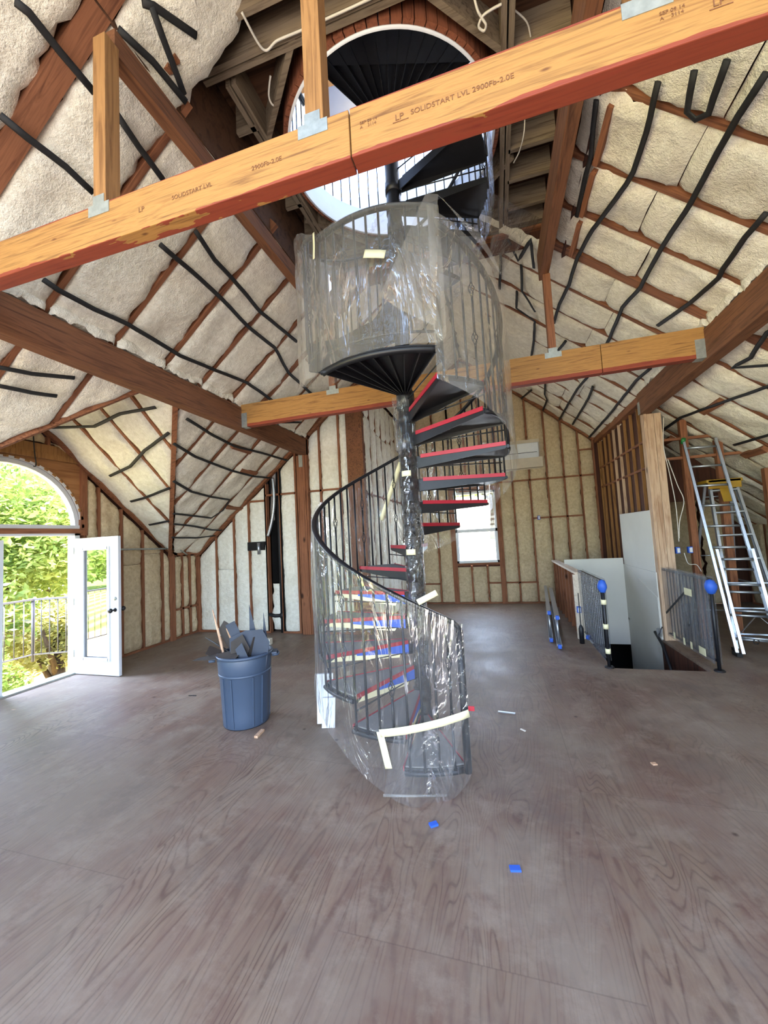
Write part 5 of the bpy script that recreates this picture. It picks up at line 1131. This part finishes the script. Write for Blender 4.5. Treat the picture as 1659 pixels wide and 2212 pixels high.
ball(1.22, 5.49, .99, .055, 'blue tape bundle on the top end of the left guard rail', 1.6)
ball(2.36, 5.48, .97, .062, 'big blue tape bundle on the top end of the right guard rail', 1.5)
ball(1.20, 6.50, .10, .035, 'small blue tape bundle low on the left guard rail')
for (x, y, z, lb) in ((1.22, 5.48, .80, 'upper masking tape ring on the left guard rail post'), (1.22, 5.48, .50, 'middle masking tape ring on the left guard rail post'), (1.22, 5.48, .20, 'lowest masking tape ring on the left guard rail post')):
    o = MB().lathe([(.030, -.03), (.032, .03)], 12, (x, y, z)).build('tape_ring', 'tape', None, solid=.002); tag(o, lb, 'tape', 'masking tape rings', 'thing')
for i, (y, z, w, lb) in enumerate(((5.72, .16, .16, 'large pale tape patch at the bottom of the right rail wrap'), (6.0, .15, .05, 'small tape tab low on the right rail wrap near its front'), (6.2, .15, .05, 'second small tape tab low on the right rail wrap'), (6.5, .15, .05, 'rear small tape tab low on the right rail wrap'), (5.95, .84, .2, 'ragged tape strip high across the right rail wrap'))):
    tag(MB().bb(2.306, 2.309, y - w / 2, y + w / 2, z - .045, z + .045).build('tape_tab', 'tape'), lb, 'tape', 'masking tape pieces', 'thing')
tag(MB().bar((2.31, 6.05, .82), (2.31, 6.72, .42), .003, .03).build('black_tape', 'black'), 'black diagonal strip inside the wrap of the right guard rail', 'strip', None, 'thing')
hr = empty('stair_handrail', (2.2, 6.6, 0), 'black wrapped handrail sloping down into the stair opening', 'handrail', None, 'thing')
P_(MB().tube([(2.20, 6.9, .10), (2.20, 6.65, -.02), (2.16, 5.9, -.75)], .022, 8).build('rail', 'black_iron'), hr)
P_(MB().tube([(2.20, 6.8, .05), (2.25, 6.8, .16), (2.27, 6.8, .2)], .008, 6).build('bracket', 'black_iron'), hr)
P_(MB().lathe([(.03, -.06), (.04, 0), (.035, .06)], 10, (2.22, 6.78, .12)).build('plastic_scrap', 'plastic_fine'), hr)

# ------------------------------------------------------------------ ladders
def ladder(root, a0, a1, b0, b1, n, rail_w=.028, rail_d=.075, rung=.016, mat='alu', flat=False, off=0, both='rail'):
    """two side rails a0->a1 and b0->b1 and n rungs between them"""
    a0, a1, b0, b1 = map(Vector, (a0, a1, b0, b1)); side = (b0 - a0).normalized(); d = (a1 - a0).normalized(); nn = side.cross(d)
    for (p, q, s) in ((a0, a1, 1), (b0, b1, -1)):
        m = MB().bar(p, q, .006, rail_d, nn); m.bar(p + nn * (rail_d / 2 - .003) + side * s * .014, q + nn * (rail_d / 2 - .003) + side * s * .014, .028, .006, nn).bar(p - nn * (rail_d / 2 - .003) + side * s * .014, q - nn * (rail_d / 2 - .003) + side * s * .014, .028, .006, nn)
        P_(m.build(both, mat), root)
    for k in range(n):
        t = (k + .6) / n
        if flat: P_(MB().bar(a0.lerp(a1, t), b0.lerp(b1, t), .075, .022, d + Vector((0, 0, .3))).build('step', mat, None, .003), root)
        else: P_(MB().tube([a0.lerp(a1, t), b0.lerp(b1, t)], rung, 8).build('rung', mat), root)
L1 = empty('extension_ladder', (3.0, 6.0, 0), 'tall aluminium extension ladder leaning on the stud frame at the right', 'ladder', 'ladders', 'thing')
la0, la1, lb0, lb1 = Vector((2.83, 6.12, .03)), Vector((2.77, 6.80, 2.95)), Vector((3.24, 5.98, .03)), Vector((3.17, 6.74, 2.93))
ladder(L1, la0, la1, lb0, lb1, 10)
dd = (la1 - la0).normalized(); off = Vector((.0, -.085, .0))
ladder(L1, la0 + dd * .02 + off + Vector((.03, 0, 0)), la0 + dd * 1.35 + off + Vector((.03, 0, 0)), lb0 + dd * .02 + off - Vector((.03, 0, 0)), lb0 + dd * 1.35 + off - Vector((.03, 0, 0)), 4)
for p in (la0, lb0): P_(MB().box(p + Vector((0, -.03, 0)), (.06, .12, .04)).build('foot', 'black'), L1)
P_(MB().tube([la1 + Vector((0, .0, -.03)), la1 + Vector((0, -.05, .03))], .03, 8).build('end_cap', plain('green_cap', srgb(30, 110, 50), .5)), L1)
P_(MB().tube([la0.lerp(la1, .05) + Vector((.2, -.1, .02)) + Vector((.03 * math.cos(a), 0, .03 * math.sin(a))) for a in [i * .7 for i in range(9)]], .006, 5).build('rope_loop', 'black'), L1)
L2 = empty('step_ladder', (3.3, 6.4, 0), 'aluminium step ladder with a yellow top standing behind the extension ladder', 'ladder', 'ladders', 'thing')
f0, f1 = Vector((2.93, 6.34, .02)), Vector((3.50, 6.26, .02)); t0, t1 = Vector((3.06, 6.86, 2.30)), Vector((3.38, 6.82, 2.30))
ladder(L2, f0, t0, f1, t1, 7, rail_d=.07, flat=True, both='front_rail')
g0, g1_ = Vector((2.98, 7.75, .02)), Vector((3.62, 7.65, .02)); h0, h1 = Vector((3.06, 6.98, 2.28)), Vector((3.38, 6.94, 2.28))
ladder(L2, g0, h0, g1_, h1, 5, rail_d=.04, rung=.010, both='rear_rail')
P_(MB().bb(3.0, 3.44, 6.76, 7.04, 2.29, 2.335).bb(3.02, 3.42, 6.76, 6.79, 2.20, 2.33).build('yellow_top_cap', 'yellow', None, .006), L2); tag(COL.objects[-1], 'yellow plastic top cap')
P_(MB().slab([(3.16, 6.72, 2.0), (3.30, 6.70, 2.0), (3.30, 6.78, 2.22), (3.16, 6.80, 2.22)], (0, -.01, 0)).build('yellow_label_board', 'yellow', None, .004), L2)
for s in (0, 1):
    a = f0.lerp(t0, .35) if s == 0 else f1.lerp(t1, .35); b = g0.lerp(h0, .35) if s == 0 else g1_.lerp(h1, .35)
    P_(MB().bar(a, b, .006, .02).build('spreader', 'alu'), L2)
for p in (f0, f1, g0, g1_): P_(MB().box(p, (.05, .08, .04)).build('foot', 'black'), L2)
for (a, b) in ((f0, f0.lerp(f1, .5) + Vector((0, .05, .45))), (f1, f0.lerp(f1, .5) + Vector((0, .05, .45)))): P_(MB().bar(a + Vector((0, 0, .12)), b, .02, .004).build('brace', 'alu'), L2)
L3 = empty('floor_ladder', (.8, 7, 0), 'aluminium ladder lying on its edge along the half wall of the stair', 'ladder', 'ladders', 'thing')
p0, p1 = Vector((.76, 6.22, .04)), Vector((1.06, 9.4, .04)); q0, q1 = p0.lerp(p1, .02) + Vector((0, 0, .40)), p1 + Vector((0, 0, .40))
ladder(L3, p0, p1, q0 + (p1 - p0) * .0, q1, 10, rail_d=.07)
sh = Vector((-.07, .35, 0)); ladder(L3, p0 + sh, p1 + sh, q0 + sh, q1 + sh, 10, rail_d=.06)
for c in (p0, q0, p0 + sh, q0 + sh): P_(MB().box(c + Vector((0, -.02, 0)), (.05, .05, .06)).build('blue_end', 'blue', None, .01), L3)
pw = empty('wrapped_pole', (1.12, 6.55, 0), 'short dark bottle-like post standing at the foot of the half wall', 'post', None, 'thing')
P_(MB().lathe([(0, 0), (.035, 0), (.035, .22), (.02, .26), (.008, .28), (.006, .75), (0, .75)], 14, (1.12, 6.55, 0)).build('body', 'black_iron'), pw)

# outlet boxes, wires
def outlet(x, y, z, sx, label, dirn='x'):
    o = empty('outlet_box', (x, y, z), label, 'outlet box', 'blue outlet boxes', 'thing')
    d = (.06, .055, .095) if dirn == 'x' else (.055, .06, .095)
    P_(MB().box((x, y, z), d).build('box', 'blue', None, .003), o)
    P_(MB().box((x - (.033 if dirn == 'x' else 0), y - .033, z), (.035, .03, .07)).build('outlet', 'white', None, .003), o)
outlet(1.15, 6.78, .46, .05, 'blue outlet box on the end of the half wall', 'y')
outlet(2.60, 6.90, 1.32, .05, 'blue outlet box beside the knotty post', 'y'); outlet(2.76, 6.90, 1.32, .05, 'blue outlet box on the stud behind the tall ladder', 'y'); outlet(.98, 9.85, 2.02, .05, 'white junction on the blocking of the far wall', 'y')
def wire(pts, r, label, mat='cable', group='loose white cables', cat='cable', n=10):
    P = [Vector(p) for p in pts]; out = []
    for i in range(len(P) - 1):
        a, b, c, d = P[max(0, i - 1)], P[i], P[i + 1], P[min(len(P) - 1, i + 2)]
        for k in range(n):
            t = k / n; out.append(.5 * ((2 * b) + (c - a) * t + (2 * a - 5 * b + 4 * c - d) * t * t + (3 * b - a - 3 * c + d) * t ** 3))
    out.append(P[-1]); return tag(MB().tube(out, r, 6).build('cable', mat), label, cat, group, 'thing')
wire([(2.56, 6.80, 3.35), (2.52, 6.8, 2.9), (2.56, 6.8, 2.5), (2.60, 6.8, 2.0), (2.60, 6.82, 1.45)], .006, 'white cable running down beside the knotty post to the outlets')
wire([(2.55, 6.78, 2.7), (2.64, 6.78, 2.3), (2.70, 6.78, 2.05), (2.62, 6.78, 1.75), (2.60, 6.8, 1.5)], .006, 'looser white cable bulging away from the knotty post')
wire([(2.66, 6.84, 1.28), (2.70, 6.84, 1.12), (2.80, 6.84, 1.10), (2.86, 6.86, 1.0)], .006, 'white cable looping below the outlet boxes')
wire([[-1.44,2.14,5.42],[-1.41,2.35,5.40],[-1.29,2.35,5.42],[-1.1,2.36,5.43],[-0.89,2.36,5.43],[-0.68,2.36,5.43],[-0.5,2.36,5.44],[-0.30,2.32,5.44]], .009, 'long white cable draped along the loft joist behind the tall hanging post')
wire([[0.07,2.50,5.6],[0.12,2.64,5.45],[0.15,2.69,5.42],[0.18,2.73,5.40],[0.165,2.76,5.40],[0.13,2.73,5.41],[0.16,2.69,5.42],[0.22,2.68,5.43],[0.29,2.68,5.44]], .009, 'white cable with a small loop hanging from the loft floor at top centre')
wire([[-1.49,2.58,5.5],[-1.57,2.68,5.48],[-1.57,2.74,5.46],[-1.52,2.77,5.5]], .008, 'white cable end dangling left of the round hole')
wire([[0.52,3.61,5.6],[0.5,3.65,5.42],[0.47,3.82,5.42],[0.42,3.93,5.42]], .006, 'white cable hanging right of the round hole')
wire([[0.52,3.04,5.6],[0.52,3.02,5.5],[0.48,2.89,5.5],[0.39,2.79,5.5]], .006, 'thin curved white cable on the loft floor right of the looped one')
wire([[-1.60,1.85,5.35],[-1.64,1.91,5.3],[-1.67,1.99,5.3],[-1.71,2.07,5.3]], .010, 'white cable beside the loft corner post at the top')
wire([(-6.03, 3.74, 3.5), (-6.0, 3.74, 3.2), (-6.0, 3.76, 3.0), (-6.02, 3.74, 2.98)], .008, 'dark cable hanging over the arched window header', 'black', 'dark cables')
cd = empty('conduit', (-6.0, 5.7, 1.75), 'grey metal conduit running level across the left wall studs', 'pipe', None, 'thing')
P_(MB().tube([(-6.0, 4.6, 1.80), (-6.0, 5.6, 1.77), (-6.0, 6.65, 1.74)], .016, 8).build('pipe', 'steel'), cd)
P_(MB().tube([(-5.95, 6.0, 1.86), (-5.92, 6.35, 1.62)], .016, 8).build('branch', 'steel'), cd)
pp = empty('vent_pipe', (-4.2, 6.8, 0), 'black vertical drain pipe in the open wall cavity left of the post', 'pipe', None, 'thing')
P_(MB().tube([(-4.16, 6.9, 0), (-4.16, 6.9, 1.7), (-4.16, 6.9, 3.2)], .045, 14).build('pipe', 'black'), pp)
P_(MB().tube([(-4.16, 6.88, .33), (-4.3, 6.84, .33), (-4.42, 6.84, .36)], .035, 12).build('elbow', 'black'), pp)
P_(MB().lathe([(.05, 0), (.058, 0), (.058, .1), (.05, .1)], 14, (-4.16, 6.9, .28)).build('coupling', 'black'), pp)
hs = MB(); ps = []
for i in range(60): t = i / 59; ps.append((-4.22 + .05 * math.sin(t * 2.5) - .18 * t * t, 6.80, 3.05 - 1.15 * t))
hs.tube(ps, [.034 if i % 2 else .028 for i in range(60)], 12)
tag(hs.build('flexible_duct', 'alu'), 'silvery flexible duct hanging in the open wall cavity', 'duct', None, 'thing')
tag(MB().tube([(-4.56, 6.76, 1.78), (-4.56, 6.76, 1.55)], .03, 12).build('flexible_duct', 'alu'), 'short silvery duct piece in the small wall opening', 'duct', None, 'thing')
# wall air conditioner on the far wall
ac = empty('air_conditioner', (.7, 9.8, 3.5), 'white wall air conditioner unit high on the far insulated wall', 'air conditioner', None, 'thing')
P_(MB().slab([(.10, 9.70, 3.56), (.10, 9.70, 3.80), (.10, 9.90, 3.84), (.10, 9.90, 3.42), (.10, 9.78, 3.42)], (.98, 0, 0)).build('housing', 'white', None, .012), ac)
P_(MB().bb(.08, 1.16, 9.76, 9.92, 3.22, 3.46).build('cardboard_cover', 'card', None, .004), ac)
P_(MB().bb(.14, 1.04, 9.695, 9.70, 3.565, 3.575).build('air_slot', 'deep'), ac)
P_(MB().bb(.06, 1.12, 9.90, 9.93, 3.2, 3.92).build('mounting_board', 'card'), ac)

# ------------------------------------------------------------------ balcony and the outdoors
deck = empty('balcony_deck', (-7, 3, -.06), kind='structure')
MB().slab([(WL - .15, .2, -.06), (-7.75, .2, -.06), (-8.0, .6, -.06), (-8.0, 4.2, -.06), (-7.88, 4.85, -.06), (-7.4, 5.1, -.06), (WL - .15, 5.65, -.06)], (0, 0, -.15)).build('deck_boards', 'deck', deck)
rl = empty('balcony_railing', (-7.9, 4, 0), 'pale metal balcony railing with thin balusters outside the open door', 'railing', None, 'thing')
RP = [(-6.3, .3), (-7.6, .3), (-7.95, .7), (-7.93, 2.0), (-7.91, 3.4), (-7.84, 4.88), (-6.25, 5.54)]
for (a, b) in zip(RP, RP[1:]):
    a, b = Vector((a[0], a[1], 0)), Vector((b[0], b[1], 0)); n = max(2, int((b - a).length / .125))
    P_(MB().bar(a + Vector((0, 0, 1.0)), b + Vector((0, 0, 1.0)), .045, .03).build('top_rail', 'rail_metal'), rl); P_(MB().bar(a + Vector((0, 0, .06)), b + Vector((0, 0, .06)), .03, .02).build('bottom_rail', 'rail_metal'), rl)
    P_(MB().tube([a + Vector((0, 0, -.06)), a + Vector((0, 0, 1.02))], .03, 4).build('rail_post', 'rail_metal'), rl)
    for k in range(1, n):
        p = a.lerp(b, k / n); P_(MB().tube([p + Vector((0, 0, .06)), p + Vector((0, 0, .42)), p + Vector((0, 0, .46)), p + Vector((0, 0, .5)), p + Vector((0, 0, .99))], [.008, .008, .014, .008, .008], 5).build('baluster', 'rail_metal'), rl)
def ground_mat(name, a, b, s):
    return plain(name, a, 1.0, 0, .25, s) if b is None else (lambda m: m)(None)
M['dry'] = plain('dry_grass', srgb(206, 184, 124), 1.0, 0, .2, 1.2); M['hill'] = plain('hill_green', srgb(96, 118, 100), 1.0, 0, .3, .05)
vm, vt, vp = new_mat('vineyard_rows'); mp = mapped(vt, (1, 1, 1), rot=(0, 0, .5)); w = vt.nodes.new('ShaderNodeTexWave'); w.inputs['Scale'].default_value = .16; w.inputs['Distortion'].default_value = 1.5; w.inputs['Detail'].default_value = 3; vt.links.new(mp.outputs[0], w.inputs['Vector'])
vr = ramp(vt, w.outputs[0], [(.2, srgb(110, 132, 50)), (.7, srgb(176, 196, 88))]); vt.links.new(vr.outputs[0], vp.inputs['Base Color']); vp.inputs['Roughness'].default_value = 1; M['vine'] = vm
M['pale_ground'] = plain('pale_gravel', srgb(214, 204, 180), 1.0, 0, .1, 2)
terr = empty('terrain', kind='structure')
MB().slab([(-28, -60, -3.6), (WL - .3, -60, -3.4), (WL - .3, 60, -3.4), (-28, 60, -4.0)], (0, 0, -.2)).build('dry_grass', 'dry', terr)
MB().slab([(-28, -120, -4.0), (-28, 60, -4.0), (-190, 120, -6.0), (-190, -200, -6.0)], (0, 0, -.2)).build('vineyard', 'vine', terr)
MB().slab([(WL - .3, YC + .5, -3.4), (60, YC + .5, -1.0), (60, 14, .2), (WL - .3, 14, .0)], (0, 0, -.2)).slab([(-40, 14, .1), (60, 14, .1), (60, 70, 9), (-40, 70, 9)], (0, 0, -.2)).build('rising_bank', 'pale_ground', terr)
hv = []; hf = []; n = 80
for i in range(n + 1):
    a = PI * .35 + (PI * 1.35) * i / n
    for j in range(9):
        r = 190 + j * 22; hgt = -6 + max(0, j) * 5.0 * (1 + .5 * noise.noise(Vector((math.cos(a) * 3, math.sin(a) * 3, j * .2)))); hv.append((r * math.cos(a), r * math.sin(a), hgt))
for i in range(n):
    for j in range(8): o = i * 9 + j; hf.append((o, o + 1, o + 10, o + 9))
MB().add(hv, hf, True).build('hills', 'hill', terr)
def tree(c, rad, hgt, n, mat, label, trunk=True, ls=.13, seed=1, group='trees outside the balcony', cat='tree'):
    t = empty('tree', c, label, cat, group, 'thing'); rnd = random.Random(seed); vs = []; fs = []
    blobs = [(Vector((rnd.uniform(-1, 1) * rad[0] * .65, rnd.uniform(-1, 1) * rad[1] * .65, hgt + rnd.uniform(-1, 1) * rad[2] * .6)), rnd.uniform(.35, .6)) for _ in range(14)]
    for i in range(n):
        b, s = blobs[rnd.randrange(14)]; d = Vector((rnd.gauss(0, 1), rnd.gauss(0, 1), rnd.gauss(0, 1))).normalized() * (rnd.random() ** .35)
        p = b + Vector((d.x * rad[0] * s, d.y * rad[1] * s, d.z * rad[2] * s)); u = Vector((rnd.gauss(0, 1), rnd.gauss(0, 1), rnd.gauss(0, .6))).normalized(); v = u.cross(Vector((rnd.gauss(0, 1), rnd.gauss(0, 1), rnd.gauss(0, 1)))).normalized(); L = ls * rnd.uniform(.6, 1.3)
        o = len(vs); vs += [p - u * L, p + v * L * .4, p + u * L, p - v * L * .4]; fs.append((o, o + 1, o + 2, o + 3))
    f = MB().add(vs, fs).build('foliage', mat); f.parent = t
    if trunk:
        m = MB().tube([(0, 0, 0), (.1, .05, hgt * .4), (-.05, .1, hgt)], [.22, .17, .08], 10)
        for k in range(5): a = k * 1.3; m.tube([(0, .05, hgt * (.35 + .1 * k)), (math.cos(a) * rad[0] * .5, math.sin(a) * rad[1] * .5, hgt * (.6 + .12 * k))], [.08, .03], 6)
        o = m.build('trunk', 'bark'); o.parent = t
    return t
tree((-11.6, 6.6, -3.6), (2.6, 2.6, 3.0), 5.6, 26000, 'leaf', 'big bright green tree filling the view through the open balcony door', seed=3, ls=.09)
tree((-14.5, 9.6, -3.8), (3.4, 3.2, 3.6), 6.4, 14000, 'leaf', 'tall green tree seen through the arched window', seed=5, ls=.12)
tree((-11.4, 4.9, -3.6), (1.2, 1.2, 1.4), 5.2, 3500, 'leaf_red', 'rust-tinged branch crown at the left of the open door', seed=8, ls=.08)
tree((-16, 6.0, -3.8), (3.2, 3.0, 3.6), 7.5, 12000, 'leaf2', 'olive green tree behind the balcony tree', seed=9, ls=.16)
tree((-9.6, 6.4, -3.6), (.8, .9, .9), 3.6, 3000, 'leaf2', 'low shrub crown rising behind the balcony railing', seed=11, trunk=True, ls=.08)
tree((-9.3, 5.1, -3.6), (.5, .5, .8), 3.2, 1500, 'leaf', 'small green shrub top at the left edge behind the railing', seed=12, ls=.07)
tree((-.2, 22, 1.0), (4.0, 2.0, 2.2), 4.6, 9000, 'leaf', 'green tree on the bank beyond the far window', seed=14, ls=.2, group='trees behind the house')
tree((1.5, 15.2, .1), (1.6, .6, .45), 1.3, 3000, 'leaf2', 'low shrub on the pale bank seen through the far window', seed=15, ls=.1, group='trees behind the house', cat='shrub', trunk=False)
for i in range(10):
    tree((-60 - 9 * (i % 3), -95 + i * 13, -5), (8, 8, 4), 4.5, 1400, 'leaf', 'distant green trees along the edge of the vineyard', seed=30 + i, ls=.7, group='distant trees by the vineyard', trunk=False)
